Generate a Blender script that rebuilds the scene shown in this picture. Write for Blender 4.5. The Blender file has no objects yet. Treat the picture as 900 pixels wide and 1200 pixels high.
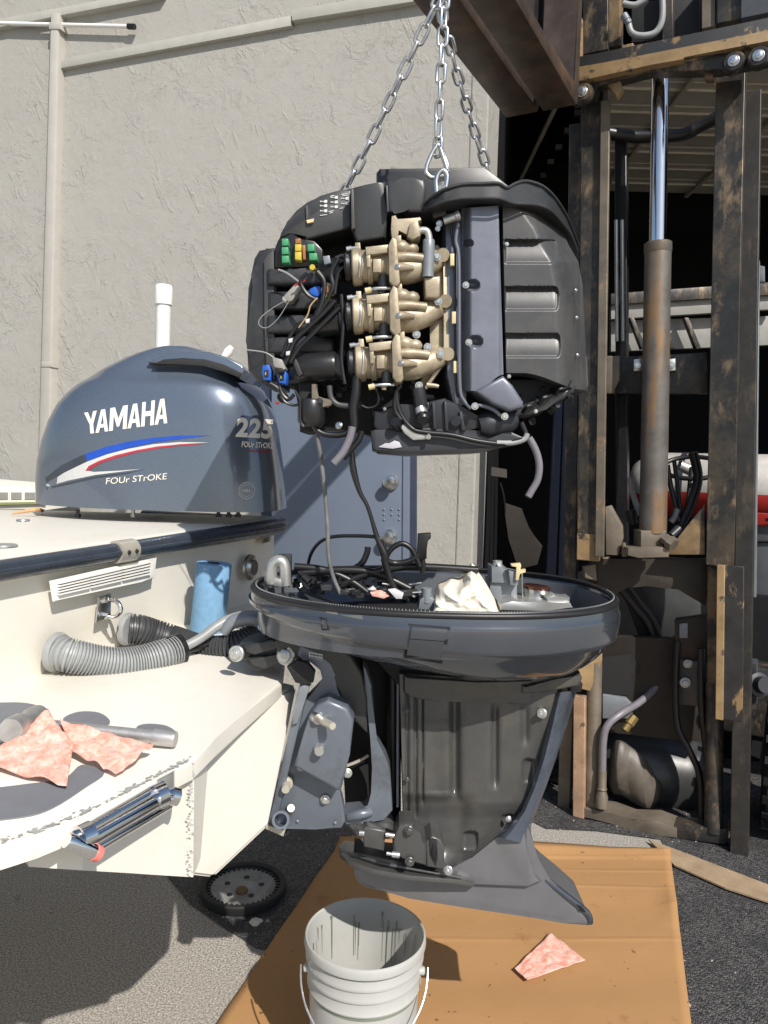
import bpy, bmesh, math, random
from mathutils import Vector, Matrix
from mathutils.bvhtree import BVHTree
random.seed(7)
scene = bpy.context.scene
COL = scene.collection
R = math.radians
PI = math.pi

# ------------------------------------------------------------------ camera
F = 900.0
CAM = Vector((0, 0, 1.55))
_p, _r = R(-3.8), R(1.6)
FWD = Vector((0, math.cos(_p), math.sin(_p)))
_u0 = Vector((0, -math.sin(_p), math.cos(_p)))
RT = Vector((1, 0, 0)) * math.cos(_r) + _u0 * math.sin(_r)
UP = _u0 * math.cos(_r) - Vector((1, 0, 0)) * math.sin(_r)
cam_data = bpy.data.cameras.new('camera')
cam = bpy.data.objects.new('camera', cam_data)
COL.objects.link(cam)
cam.matrix_world = Matrix(((RT.x, UP.x, -FWD.x, CAM.x), (RT.y, UP.y, -FWD.y, CAM.y),
                           (RT.z, UP.z, -FWD.z, CAM.z), (0, 0, 0, 1)))
cam_data.sensor_fit = 'VERTICAL'
cam_data.sensor_height = 36.0
cam_data.lens = 27.0
cam_data.clip_start = 0.02
cam_data.clip_end = 500
scene.camera = cam
scene.render.resolution_x, scene.render.resolution_y = 768, 1024

# ------------------------------------------------------------------ light
SUN = Vector((0.56, -1.06, 1.08)).normalized()
world = bpy.data.worlds.new('World')
scene.world = world
world.use_nodes = True
wn = world.node_tree
wn.nodes.clear()
sky = wn.nodes.new('ShaderNodeTexSky')
sky.sky_type = 'NISHITA'
sky.sun_disc = False
sky.sun_elevation = math.asin(SUN.z)
sky.sun_rotation = math.atan2(SUN.x, SUN.y)
bgn = wn.nodes.new('ShaderNodeBackground')
bgn.inputs['Strength'].default_value = 0.095
wo = wn.nodes.new('ShaderNodeOutputWorld')
wn.links.new(sky.outputs[0], bgn.inputs[0])
wn.links.new(bgn.outputs[0], wo.inputs[0])
sl = bpy.data.lights.new('sun', 'SUN')
sl.energy = 4.3
sl.angle = R(0.53)
sl.color = (1.0, 0.95, 0.88)
so = bpy.data.objects.new('sun', sl)
COL.objects.link(so)
so.rotation_euler = (-SUN).to_track_quat('-Z', 'Y').to_euler()
so.location = (4, -5, 9)
scene.view_settings.view_transform = 'Standard'
scene.view_settings.look = 'None'
scene.view_settings.exposure = 0.32
scene.view_settings.gamma = 1.0
scene.render.engine = 'CYCLES'

# ------------------------------------------------------------------ placement
def ray(px, py):
    return FWD + RT * ((px - 450) / F) - UP * ((py - 600) / F)
def P(px, py, Y):
    d = ray(px, py)
    return CAM + d * (Y / d.y)
def PZ(px, py, z):
    d = ray(px, py)
    return CAM + d * ((z - CAM.z) / d.z)
def PN(px, py, o, n):
    d = ray(px, py)
    return CAM + d * ((o - CAM).dot(n) / d.dot(n))
def proj(v):
    q = v - CAM
    f = q.dot(FWD)
    return 450 + F * q.dot(RT) / f, 600 - F * q.dot(UP) / f

# ------------------------------------------------------------------ objects
WL = {}
def thing(name, loc, label, cat, group=None):
    o = bpy.data.objects.new(name, None)
    o.empty_display_size = 0.05
    COL.objects.link(o)
    o.location = loc
    WL[o] = Vector(loc)
    o['label'] = label
    o['category'] = cat
    if group: o['group'] = group
    return o
def tag(o, label, cat, group=None):
    o['label'] = label
    o['category'] = cat
    if group: o['group'] = group
    return o

class MB:
    def __init__(s):
        s.bm = bmesh.new()
        s.uv = None
    def face(s, pts):
        vs = [s.bm.verts.new(p) for p in pts]
        try: return s.bm.faces.new(vs)
        except Exception: return None
    # world-space box with optional rotation about z or a full matrix
    def box(s, c, size, rz=0, M=None, bev=0, seg=1):
        c = Vector(c)
        m = (M.to_3x3() if M is not None else Matrix.Rotation(rz, 3, 'Z'))
        sx, sy, sz = [q / 2 for q in size]
        vs = []
        for z in (-sz, sz):
            for x, y in ((-sx, -sy), (sx, -sy), (sx, sy), (-sx, sy)):
                vs.append(s.bm.verts.new(c + m @ Vector((x, y, z))))
        q = [(0, 3, 2, 1), (4, 5, 6, 7), (0, 1, 5, 4), (1, 2, 6, 5), (2, 3, 7, 6), (3, 0, 4, 7)]
        fs = [s.bm.faces.new([vs[i] for i in f]) for f in q]
        if bev:
            es = list({e for f in fs for e in f.edges})
            bmesh.ops.bevel(s.bm, geom=es, offset=bev, segments=seg, affect='EDGES', profile=0.5)
        return s
    # 3D polygon extruded along a vector; bev rounds the front outline
    def prism(s, pts, ext, bev=0, seg=2, allbev=False):
        pts = [Vector(p) for p in pts]
        ext = Vector(ext)
        n = len(pts)
        # make the front face point against ext
        nm = Vector((0, 0, 0))
        for i in range(n):
            a, b = pts[i], pts[(i + 1) % n]
            nm += a.cross(b)
        if nm.dot(ext) > 0: pts = pts[::-1]
        f = [s.bm.verts.new(p) for p in pts]
        b = [s.bm.verts.new(p + ext) for p in pts]
        ff = s.bm.faces.new(f)
        bf = s.bm.faces.new(b[::-1])
        for i in range(n):
            j = (i + 1) % n
            s.bm.faces.new([f[j], f[i], b[i], b[j]])
        if bev:
            es = list(ff.edges)
            if allbev:
                es = list({e for v in f + b for e in v.link_edges})
            bmesh.ops.bevel(s.bm, geom=es, offset=bev, segments=seg, affect='EDGES', profile=0.5, clamp_overlap=True)
        return s
    # pixel outline at depth Y (or per point), extruded away from camera
    def plate(s, pxs, Y, th, bev=0, seg=2, ext=None):
        pts = [P(p[0], p[1], p[2] if len(p) > 2 else Y) for p in pxs]
        return s.prism(pts, ext if ext is not None else (0, th, 0), bev, seg)
    def loft(s, rings, closed=True, cap0=True, cap1=True):
        vr = [[s.bm.verts.new(p) for p in r] for r in rings]
        n = len(rings[0])
        for a, b in zip(vr, vr[1:]):
            for i in range(n if closed else n - 1):
                j = (i + 1) % n
                try: s.bm.faces.new([a[i], a[j], b[j], b[i]])
                except Exception: pass
        if closed and cap0: s.bm.faces.new(vr[0][::-1])
        if closed and cap1: s.bm.faces.new(vr[-1])
        return s
    def tube(s, pts, r, n=10, smooth=3, caps=True):
        pts = [Vector(p) for p in pts]
        rr = r if isinstance(r, (list, tuple)) else [r] * len(pts)
        if smooth and len(pts) > 2:
            q, rq = [], []
            for i in range(len(pts) - 1):
                p0 = pts[max(i - 1, 0)]; p1 = pts[i]; p2 = pts[i + 1]; p3 = pts[min(i + 2, len(pts) - 1)]
                for k in range(smooth):
                    t = k / smooth
                    q.append(0.5 * ((2 * p1) + (p2 - p0) * t + (2 * p0 - 5 * p1 + 4 * p2 - p3) * t * t + (3 * p1 - p0 - 3 * p2 + p3) * t ** 3))
                    rq.append(rr[i] * (1 - t) + rr[i + 1] * t)
            q.append(pts[-1]); rq.append(rr[-1])
            pts, rr = q, rq
        rings = []
        up = None
        for i, p in enumerate(pts):
            t = (pts[min(i + 1, len(pts) - 1)] - pts[max(i - 1, 0)])
            if t.length < 1e-9: t = Vector((0, 0, 1))
            t.normalize()
            if up is None:
                up = t.orthogonal().normalized()
            up = (up - t * up.dot(t))
            if up.length < 1e-6: up = t.orthogonal()
            up.normalize()
            sd = t.cross(up)
            rings.append([p + (up * math.cos(2 * PI * k / n) + sd * math.sin(2 * PI * k / n)) * rr[i] for k in range(n)])
        return s.loft(rings, True, caps, caps)
    # revolve (t along axis 0..1 or metres if m=True, r)
    def lathe(s, a, b, prof, n=20, m=False, caps=True, ph=0):
        a, b = Vector(a), Vector(b)
        ax = b - a
        L = ax.length
        ax.normalize()
        up = ax.orthogonal().normalized()
        sd = ax.cross(up)
        rings = []
        for t, r in prof:
            c = a + ax * (t if m else t * L)
            rings.append([c + (up * math.cos(2 * PI * (k + ph) / n) + sd * math.sin(2 * PI * (k + ph) / n)) * max(r, 1e-5) for k in range(n)])
        return s.loft(rings, True, caps, caps)
    def cyl(s, a, b, r, n=16):
        return s.lathe(a, b, [(0, r), (1, r)], n)
    def sphere(s, c, r, n=12, sc=(1, 1, 1)):
        c = Vector(c)
        rings = []
        for i in range(1, 8):
            th = PI * i / 8
            rings.append([c + Vector((r * sc[0] * math.sin(th) * math.cos(2 * PI * k / n), r * sc[1] * math.sin(th) * math.sin(2 * PI * k / n), -r * sc[2] * math.cos(th))) for k in range(n)])
        return s.loft(rings)
    # hexagon-headed bolt facing direction d
    def bolt(s, c, r, d=(0, -1, 0), h=0.8):
        c = Vector(c); d = Vector(d).normalized()
        s.lathe(c - d * r * 0.3, c + d * r * 0.28, [(0, r * 1.45), (0.8, r * 1.45), (1, r * 1.3)], 16)
        s.lathe(c + d * r * 0.27, c + d * r * (0.3 + h), [(0, r), (0.85, r), (1, r * 0.85)], 6)
        s.lathe(c + d * r * (0.29 + h), c + d * r * (0.34 + h), [(0, r * 0.55), (1, r * 0.5)], 8)
        return s
    def build(s, name, mat, parent=None, flat=False, ang=38, bevel=0, bseg=2, struct=False, stuff=False, label=None, origin=None, recalc=True, dbl=0):
        if dbl: bmesh.ops.remove_doubles(s.bm, verts=s.bm.verts, dist=dbl)
        if recalc: bmesh.ops.recalc_face_normals(s.bm, faces=s.bm.faces)
        me = bpy.data.meshes.new(name)
        vs = s.bm.verts
        if parent is not None: off = WL[parent]
        elif origin is not None: off = Vector(origin)
        else:
            n = max(1, len(vs)); vs.ensure_lookup_table()
            off = Vector((sum(v.co.x for v in vs) / n, sum(v.co.y for v in vs) / n, min(v.co.z for v in vs)))
        for v in vs: v.co -= off
        s.bm.to_mesh(me); s.bm.free()
        if not flat:
            for p in me.polygons: p.use_smooth = True
            me.set_sharp_from_angle(angle=R(ang))
        o = bpy.data.objects.new(name, me)
        COL.objects.link(o)
        ms = mat if isinstance(mat, (list, tuple)) else [mat]
        for m in ms: me.materials.append(m)
        if parent is not None:
            o.parent = parent
            WL[o] = Vector(off)
        else:
            o.location = off
            WL[o] = Vector(off)
        if bevel:
            md = o.modifiers.new('bevel', 'BEVEL')
            md.width = bevel; md.segments = bseg; md.limit_method = 'ANGLE'; md.angle_limit = R(35)
            md.harden_normals = False
        if struct: o['kind'] = 'structure'
        if stuff: o['kind'] = 'stuff'
        if label: o['label'] = label
        return o

def dup(o, M, parent=None, name=None):
    c = o.copy()
    COL.objects.link(c)
    if parent is not None: c.parent = parent
    c.matrix_local = M
    WL[c] = Vector(c.matrix_local.translation) + (WL[parent] if parent is not None else Vector())
    return c

# ------------------------------------------------------------------ materials
def _nt(name):
    m = bpy.data.materials.new(name)
    m.use_nodes = True
    nt = m.node_tree
    b = nt.nodes['Principled BSDF']
    return m, nt, b
def _noise(nt, scale, detail=4, rough=0.6, co=None, sc=(1, 1, 1), dist=0):
    n = nt.nodes.new('ShaderNodeTexNoise')
    n.inputs['Scale'].default_value = scale
    n.inputs['Detail'].default_value = detail
    n.inputs['Roughness'].default_value = rough
    n.inputs['Distortion'].default_value = dist
    mp = nt.nodes.new('ShaderNodeMapping')
    mp.inputs['Scale'].default_value = sc
    nt.links.new((co or _co(nt)), mp.inputs[0])
    nt.links.new(mp.outputs[0], n.inputs['Vector'])
    return n.outputs['Fac']
def _co(nt):
    for n in nt.nodes:
        if n.type == 'NEW_GEOMETRY': return n.outputs['Position']
    return nt.nodes.new('ShaderNodeNewGeometry').outputs['Position']
def _ramp(nt, fac, a, b, ca=(0, 0, 0), cb=(1, 1, 1)):
    r = nt.nodes.new('ShaderNodeValToRGB')
    r.color_ramp.elements[0].position = a
    r.color_ramp.elements[1].position = b
    r.color_ramp.elements[0].color = (*ca[:3], 1)
    r.color_ramp.elements[1].color = (*cb[:3], 1)
    nt.links.new(fac, r.inputs[0])
    return r.outputs[0]
def _mix(nt, fac, a, b):
    m = nt.nodes.new('ShaderNodeMix')
    m.data_type = 'RGBA'
    if isinstance(fac, (int, float)): m.inputs[0].default_value = fac
    else: nt.links.new(fac, m.inputs[0])
    for i, v in ((6, a), (7, b)):
        if isinstance(v, (tuple, list)): m.inputs[i].default_value = (*v[:3], 1)
        else: nt.links.new(v, m.inputs[i])
    return m.outputs[2]
def _bump(nt, b, h, strength, dist=0.01, prev=None):
    n = nt.nodes.new('ShaderNodeBump')
    n.inputs['Strength'].default_value = strength
    n.inputs['Distance'].default_value = dist
    nt.links.new(h, n.inputs['Height'])
    if prev is not None: nt.links.new(prev, n.inputs['Normal'])
    nt.links.new(n.outputs[0], b.inputs['Normal'])
    return n.outputs[0]
def mat(name, col, rough=0.5, metal=0.0, var=0.15, vs=14, bump=0.0, bs=120, wear=None, wa=0.62, wb=0.68, ws=9, wrough=None, wsc=(1, 1, 1), coat=0, spec=0.5, rv=0.08, bd=0.002, dirt=None, dth=0.6, flake=0):
    m, nt, b = _nt(name)
    dark = tuple(c * (1 - var) for c in col)
    lite = tuple(min(1, c * (1 + var)) for c in col)
    n1 = _noise(nt, vs, 5, 0.65)
    c = _mix(nt, n1, dark, lite)
    c = _mix(nt, _ramp(nt, n1, 0.3, 0.7), dark, lite)
    if dirt is not None:
        d = _ramp(nt, _noise(nt, 5, 8, 0.75), dth - 0.12, dth + 0.12)
        c = _mix(nt, d, c, dirt)
    if wear is not None:
        w = _ramp(nt, _noise(nt, ws, 9, 0.7, sc=wsc), wa, wb)
        c = _mix(nt, w, c, wear)
    nt.links.new(c, b.inputs['Base Color'])
    b.inputs['Metallic'].default_value = metal
    b.inputs['Specular IOR Level'].default_value = spec
    b.inputs['Coat Weight'].default_value = coat
    b.inputs['Coat Roughness'].default_value = 0.06
    rn = nt.nodes.new('ShaderNodeMapRange')
    rn.inputs['To Min'].default_value = max(0.02, rough - rv)
    rn.inputs['To Max'].default_value = min(1, rough + rv)
    nt.links.new(_noise(nt, 22, 5, 0.7), rn.inputs[0])
    nt.links.new(rn.outputs[0], b.inputs['Roughness'])
    if bump: _bump(nt, b, _noise(nt, bs, 4, 0.6), bump, bd)
    return m

M = {}
M['blackplastic'] = mat('black_plastic', (0.034, 0.035, 0.036), 0.38, bump=0.12, bs=500, bd=0.0006, dirt=(0.075, 0.072, 0.066), dth=0.68)
M['blackgloss'] = mat('glossy_black_plastic', (0.016, 0.016, 0.017), 0.3, var=0.3)
M['rubber'] = mat('black_rubber', (0.010, 0.010, 0.011), 0.38, bump=0.1, bs=300, bd=0.0006)
M['deepblack'] = mat('deep_black', (0.01, 0.01, 0.011), 0.7)  # one flat deep black, for black parts and recess fills
M['airbox'] = mat('charcoal_plastic', (0.026, 0.027, 0.030), 0.38, bump=0.1, bs=400, bd=0.0005, dirt=(0.08, 0.078, 0.075), dth=0.66)
M['sidecover'] = mat('worn_grey_black_cover', (0.055, 0.055, 0.057), 0.38, bump=0.2, bs=350, bd=0.0006, dirt=(0.09, 0.085, 0.078), dth=0.6, rv=0.12, spec=0.4)
M['valve'] = mat('blue_grey_engine_paint', (0.15, 0.16, 0.195), 0.38, metal=0.35, dirt=(0.15, 0.16, 0.18), dth=0.62, rv=0.12, bump=0.06, bs=60)
M['block'] = mat('dark_engine_block', (0.030, 0.032, 0.038), 0.42, metal=0.2, dirt=(0.09, 0.09, 0.09), dth=0.66)
M['tan'] = mat('khaki_cast_aluminium', (0.42, 0.355, 0.25), 0.46, metal=0.35, var=0.16, bump=0.4, bs=300, bd=0.0008, dirt=(0.13, 0.10, 0.065), dth=0.57)
M['steel'] = mat('bright_steel', (0.6, 0.6, 0.58), 0.28, metal=1.0, var=0.15)
M['zinc'] = mat('zinc_plated_steel', (0.62, 0.63, 0.64), 0.3, metal=0.9, var=0.25, vs=60)
M['chrome'] = mat('polished_stainless', (0.72, 0.72, 0.72), 0.1, metal=1.0, var=0.05, rv=0.05)
M['pan'] = mat('blue_grey_cowl_paint', (0.065, 0.073, 0.088), 0.2, metal=0.45, var=0.06, coat=1.0, dirt=(0.10, 0.105, 0.115), dth=0.72, bump=0.03, bs=5, bd=0.01)
M['mid'] = mat('scuffed_grey_casing_paint', (0.085, 0.085, 0.083), 0.32, metal=0.35, var=0.12, dirt=(0.13, 0.115, 0.09), dth=0.63, bump=0.12, bs=40, rv=0.14, wear=(0.2, 0.19, 0.17), wa=0.74, wb=0.76, ws=40)
M['apron'] = mat('grey_lower_casing_paint', (0.17, 0.17, 0.178), 0.33, metal=0.35, var=0.08, dirt=(0.14, 0.13, 0.12), dth=0.66, wear=(0.25, 0.25, 0.25), wa=0.77, wb=0.78, ws=60, rv=0.12)
M['bracket'] = mat('blue_grey_bracket_paint', (0.14, 0.16, 0.19), 0.36, metal=0.3, var=0.1, wear=(0.45, 0.45, 0.43), wa=0.78, wb=0.79, ws=26, dirt=(0.06, 0.06, 0.06), dth=0.66)
M['whitegel'] = mat('chalky_white_gelcoat', (0.72, 0.69, 0.62), 0.42, var=0.04, vs=5, bump=0.05, bs=30, wear=(0.50, 0.46, 0.38), wa=0.70, wb=0.78, ws=18, spec=0.35, dirt=(0.66, 0.62, 0.52), dth=0.60)
M['white'] = mat('white_plastic', (0.78, 0.77, 0.73), 0.4, var=0.04)
M['rail'] = mat('navy_vinyl_rub_rail', (0.035, 0.045, 0.062), 0.28, var=0.15, dirt=(0.1, 0.1, 0.1), dth=0.7)
M['railcap'] = mat('dull_alloy_cap', (0.5, 0.47, 0.4), 0.42, metal=0.4)
M['greyhose'] = mat('grey_hose_plastic', (0.27, 0.28, 0.28), 0.42, var=0.12)
M['hose'] = mat('soft_grey_hose', (0.17, 0.16, 0.18), 0.4, var=0.1)
M['blackhose'] = mat('black_hose_plastic', (0.055, 0.057, 0.06), 0.42, var=0.1)
M['bluetowel'] = mat('blue_paper_towel', (0.20, 0.37, 0.55), 0.95, var=0.1, vs=60, bump=0.5, bs=250, bd=0.002, spec=0.1)
M['card'] = None
M['green'] = mat('green_relay_plastic', (0.05, 0.27, 0.12), 0.45, var=0.1)
M['yellow'] = mat('yellow_fuse_plastic', (0.48, 0.38, 0.04), 0.4)
M['brown'] = mat('brown_fuse_plastic', (0.3, 0.13, 0.04), 0.35)
M['blue'] = mat('blue_connector_plastic', (0.015, 0.10, 0.46), 0.4)
M['grey'] = mat('grey_connector_plastic', (0.27, 0.26, 0.24), 0.45)
M['cream'] = mat('cream_connector_plastic', (0.6, 0.5, 0.28), 0.45)
M['red'] = mat('red_plastic', (0.36, 0.025, 0.02), 0.4)
M['label'] = mat('white_label_print', (0.6, 0.6, 0.6), 0.5)
M['aluraw'] = mat('raw_cast_alloy', (0.5, 0.5, 0.48), 0.36, metal=0.7, bump=0.15, bs=120)
M['greycast'] = mat('lit_slit_grey', (0.21, 0.23, 0.25), 0.4, metal=0.2)
M['blackrod'] = mat('black_mast_steel', (0.028, 0.028, 0.028), 0.42, metal=0.25, var=0.3, wear=(0.23, 0.165, 0.10), wa=0.53, wb=0.68, ws=15, wsc=(1.1, 1.1, 0.5), bump=0.25, bs=70, bd=0.001, dirt=(0.105, 0.082, 0.056), dth=0.58)
M['dust'] = mat('dusty_worn_mast_steel', (0.035, 0.033, 0.032), 0.5, metal=0.3, var=0.3, wear=(0.30, 0.20, 0.10), wa=0.55, wb=0.60, ws=6, wsc=(1.5, 1.5, 0.7), bump=0.3, bs=90, bd=0.001)
M['yellowpaint'] = mat('rubbed_yellow_paint', (0.29, 0.195, 0.095), 0.55, var=0.25, wear=(0.04, 0.035, 0.03), wa=0.55, wb=0.60, ws=7, bump=0.3, bs=100, bd=0.001)
M['dimyellow'] = mat('grubby_yellow_brown_frame', (0.18, 0.12, 0.06), 0.6, var=0.35, wear=(0.03, 0.027, 0.022), wa=0.48, wb=0.58, ws=6)
M['greypost'] = mat('dusty_brown_steel', (0.15, 0.125, 0.095), 0.55, metal=0.2, var=0.3, vs=9, wear=(0.30, 0.19, 0.11), wa=0.6, wb=0.66, ws=6, bump=0.3, bs=90, bd=0.001)
M['rust'] = mat('rusty_cylinder', (0.13, 0.12, 0.11), 0.5, metal=0.35, var=0.25, wear=(0.26, 0.15, 0.065), wa=0.48, wb=0.66, ws=6, wsc=(2.2, 2.2, 0.5), bump=0.25, bs=80, bd=0.001)
M['fork'] = mat('scraped_brown_black_steel', (0.085, 0.062, 0.048), 0.42, metal=0.4, var=0.3, wear=(0.17, 0.10, 0.06), wa=0.5, wb=0.64, ws=5, bump=0.2, bs=40, bd=0.002, dirt=(0.13, 0.11, 0.09), dth=0.68)
M['forkrust'] = mat('black_steel_flaking_rust', (0.055, 0.055, 0.058), 0.45, metal=0.3, var=0.2, wear=(0.38, 0.13, 0.06), wa=0.54, wb=0.58, ws=9, wsc=(1.5, 1.5, 0.7), bump=0.3, bs=60, bd=0.001)
M['forklift_grey'] = mat('slate_grey_panel', (0.06, 0.065, 0.075), 0.5, var=0.15)
M['cavedark'] = mat('bay_shade_black', (0.012, 0.012, 0.013), 0.9, spec=0.1)  # bay shade put into the colour of walls, floor and chassis
M['tank'] = mat('white_gas_bottle_paint', (0.42, 0.40, 0.37), 0.4)
M['door'] = mat('blue_grey_door_paint', (0.14, 0.17, 0.225), 0.42, var=0.05, vs=3, bump=0.05, bs=40)
M['navy'] = mat('navy_frame_paint', (0.03, 0.04, 0.07), 0.5)
M['trim'] = mat('painted_trim', (0.40, 0.39, 0.35), 0.75, var=0.06, bump=0.2, bs=80, bd=0.002)
M['pipe'] = mat('painted_conduit', (0.42, 0.40, 0.36), 0.6, var=0.05)
M['panel'] = mat('raised_door_panel_paint', (0.62, 0.56, 0.45), 0.6, var=0.12, vs=4)
M['bucket'] = mat('white_bucket_plastic', (0.42, 0.42, 0.40), 0.35, var=0.04, dirt=(0.42, 0.43, 0.40), dth=0.68, spec=0.5)
M['skinbag'] = mat('cream_crumpled_cloth', (0.78, 0.74, 0.64), 0.8, var=0.08, vs=25, bump=0.3, bs=60, bd=0.003, spec=0.15, dirt=(0.60, 0.42, 0.18), dth=0.56)
M['hammer'] = mat('scuffed_steel', (0.5, 0.49, 0.47), 0.45, metal=0.75, var=0.25, bump=0.3, bs=110, bd=0.001)
M['pink'] = mat('pink_cap', (0.75, 0.2, 0.17), 0.5)
M['flakecard'] = mat('grubby_board', (0.33, 0.24, 0.15), 0.85, var=0.2)
M['seal'] = mat('black_seal', (0.014, 0.014, 0.015), 0.42)

def m_stucco():
    m, nt, b = _nt('knockdown_stucco')
    co = _co(nt)
    c = _mix(nt, _noise(nt, 0.9, 4, 0.6), (0.35, 0.338, 0.305), (0.395, 0.382, 0.35))
    c = _mix(nt, _ramp(nt, _noise(nt, 2.2, 6, 0.7, sc=(1, 1, 0.6)), 0.55, 0.9), c, (0.32, 0.305, 0.27))
    c = _mix(nt, _ramp(nt, _noise(nt, 30, 5, 0.7), 0.55, 0.8), c, (0.40, 0.388, 0.355))
    nt.links.new(c, b.inputs['Base Color'])
    b.inputs['Roughness'].default_value = 0.85
    b.inputs['Specular IOR Level'].default_value = 0.2
    def mul(a_, b_):
        q = nt.nodes.new('ShaderNodeMath'); q.operation = 'MULTIPLY'
        nt.links.new(a_, q.inputs[0]); nt.links.new(b_, q.inputs[1]); return q.outputs[0]
    zone = _ramp(nt, _noise(nt, 1.7, 3, 0.6), 0.36, 0.62)
    zone2 = _ramp(nt, _noise(nt, 2.6, 3, 0.6, sc=(1.3, 1.3, 1.3)), 0.40, 0.62)
    r1 = mul(_ramp(nt, _noise(nt, 5.5, 9, 0.66, dist=0.9), 0.51, 0.57), zone)
    r2 = mul(_ramp(nt, _noise(nt, 16, 8, 0.66, dist=1.4), 0.55, 0.61), zone2)
    def drag(ang, s1, s2, lo, hi):
        mp = nt.nodes.new('ShaderNodeMapping')
        mp.inputs['Rotation'].default_value = (0, ang, 0)
        nt.links.new(co, mp.inputs[0])
        n = nt.nodes.new('ShaderNodeTexNoise')
        n.inputs['Scale'].default_value = 1
        n.inputs['Detail'].default_value = 6
        n.inputs['Roughness'].default_value = 0.55
        n.inputs['Distortion'].default_value = 0.35
        mp2 = nt.nodes.new('ShaderNodeMapping')
        mp2.inputs['Scale'].default_value = (s1, s1, s2)
        nt.links.new(mp.outputs[0], mp2.inputs[0])
        nt.links.new(mp2.outputs[0], n.inputs['Vector'])
        return _ramp(nt, n.outputs['Fac'], lo, hi)
    d1 = mul(drag(0.5, 17, 3.2, 0.61, 0.64), zone2)
    d2 = mul(drag(-0.75, 19, 3.6, 0.62, 0.65), zone)
    p = _bump(nt, b, r1, 0.42, 0.005)
    p = _bump(nt, b, r2, 0.34, 0.005, p)
    p = _bump(nt, b, d1, 0.5, 0.007, p)
    p = _bump(nt, b, d2, 0.45, 0.007, p)
    p = _bump(nt, b, _noise(nt, 9, 6, 0.6), 0.25, 0.02, p)
    _bump(nt, b, _noise(nt, 90, 4, 0.7), 0.22, 0.003, p)
    return m
M['stucco'] = m_stucco()
def m_ground():
    m, nt, b = _nt('worn_concrete_ground')
    sp = _ramp(nt, _noise(nt, 170, 3, 0.7), 0.38, 0.64, (0.13, 0.12, 0.105), (0.58, 0.54, 0.48))
    c = _mix(nt, _ramp(nt, _noise(nt, 1.3, 6, 0.65), 0.45, 0.95), sp, (0.33, 0.31, 0.27))
    c = _mix(nt, _ramp(nt, _noise(nt, 330, 2, 0.5), 0.60, 0.66), c, (0.12, 0.11, 0.10))
    nt.links.new(c, b.inputs['Base Color'])
    b.inputs['Roughness'].default_value = 0.85
    _bump(nt, b, _noise(nt, 170, 4, 0.7), 0.7, 0.004)
    return m
M['ground'] = m_ground()
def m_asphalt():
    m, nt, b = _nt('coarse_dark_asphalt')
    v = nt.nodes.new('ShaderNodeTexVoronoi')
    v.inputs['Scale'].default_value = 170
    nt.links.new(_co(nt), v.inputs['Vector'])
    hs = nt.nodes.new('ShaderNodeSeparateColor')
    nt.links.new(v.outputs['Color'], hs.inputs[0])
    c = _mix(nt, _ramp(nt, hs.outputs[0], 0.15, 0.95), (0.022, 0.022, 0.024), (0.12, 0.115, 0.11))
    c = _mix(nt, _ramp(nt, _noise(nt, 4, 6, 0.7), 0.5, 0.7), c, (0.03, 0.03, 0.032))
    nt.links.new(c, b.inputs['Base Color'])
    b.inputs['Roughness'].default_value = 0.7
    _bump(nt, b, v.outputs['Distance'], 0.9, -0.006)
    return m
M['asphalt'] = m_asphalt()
def m_card():
    m, nt, b = _nt('brown_cardboard')
    c = _mix(nt, _noise(nt, 3, 5, 0.6), (0.34, 0.185, 0.078), (0.42, 0.24, 0.105))
    c = _mix(nt, _ramp(nt, _noise(nt, 1, 3, 0.6, sc=(3, 260, 1)), 0.55, 0.95), c, (0.36, 0.215, 0.10))
    st = _ramp(nt, _noise(nt, 3.6, 7, 0.7), 0.60, 0.66)
    c = _mix(nt, st, c, (0.30, 0.155, 0.065))
    st = _ramp(nt, _noise(nt, 31, 3, 0.6), 0.70, 0.725)
    c = _mix(nt, st, c, (0.16, 0.08, 0.035))
    nt.links.new(c, b.inputs['Base Color'])
    b.inputs['Roughness'].default_value = 0.85
    b.inputs['Specular IOR Level'].default_value = 0.2
    p = _bump(nt, b, _noise(nt, 1, 2, 0.5, sc=(5, 320, 1)), 0.08, 0.001)
    _bump(nt, b, _noise(nt, 4, 4, 0.6), 0.4, 0.01, p)
    return m
M['card'] = m_card()
def m_rag():
    m, nt, b = _nt('blotchy_red_rag')
    c = _mix(nt, _ramp(nt, _noise(nt, 55, 10, 0.78, dist=0.5), 0.38, 0.64), (0.78, 0.56, 0.48), (0.72, 0.25, 0.17))
    nt.links.new(c, b.inputs['Base Color'])
    b.inputs['Roughness'].default_value = 0.95
    b.inputs['Specular IOR Level'].default_value = 0.05
    _bump(nt, b, _noise(nt, 160, 3, 0.6), 0.5, 0.002)
    return m
M['rag'] = m_rag()
def m_cowl():
    m, nt, b = _nt('metallic_slate_blue_gelcoat')
    n = _noise(nt, 900, 2, 0.5)
    c = _mix(nt, _ramp(nt, n, 0.35, 0.75), (0.085, 0.107, 0.145), (0.165, 0.20, 0.26))
    nt.links.new(c, b.inputs['Base Color'])
    b.inputs['Metallic'].default_value = 0.45
    b.inputs['Roughness'].default_value = 0.3
    b.inputs['Coat Weight'].default_value = 1.0
    b.inputs['Coat Roughness'].default_value = 0.05
    return m
M['cowl'] = m_cowl()
M['dec_white'] = mat('white_decal', (0.78, 0.74, 0.64), 0.3, var=0.03)
M['dec_silver'] = mat('silver_decal', (0.55, 0.55, 0.54), 0.3, var=0.03)
M['dec_blue'] = mat('blue_decal', (0.015, 0.07, 0.42), 0.25, var=0.15)
M['dec_red'] = mat('red_decal', (0.42, 0.03, 0.05), 0.3)
M['dec_dark'] = mat('dark_decal', (0.04, 0.05, 0.065), 0.3)
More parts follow.
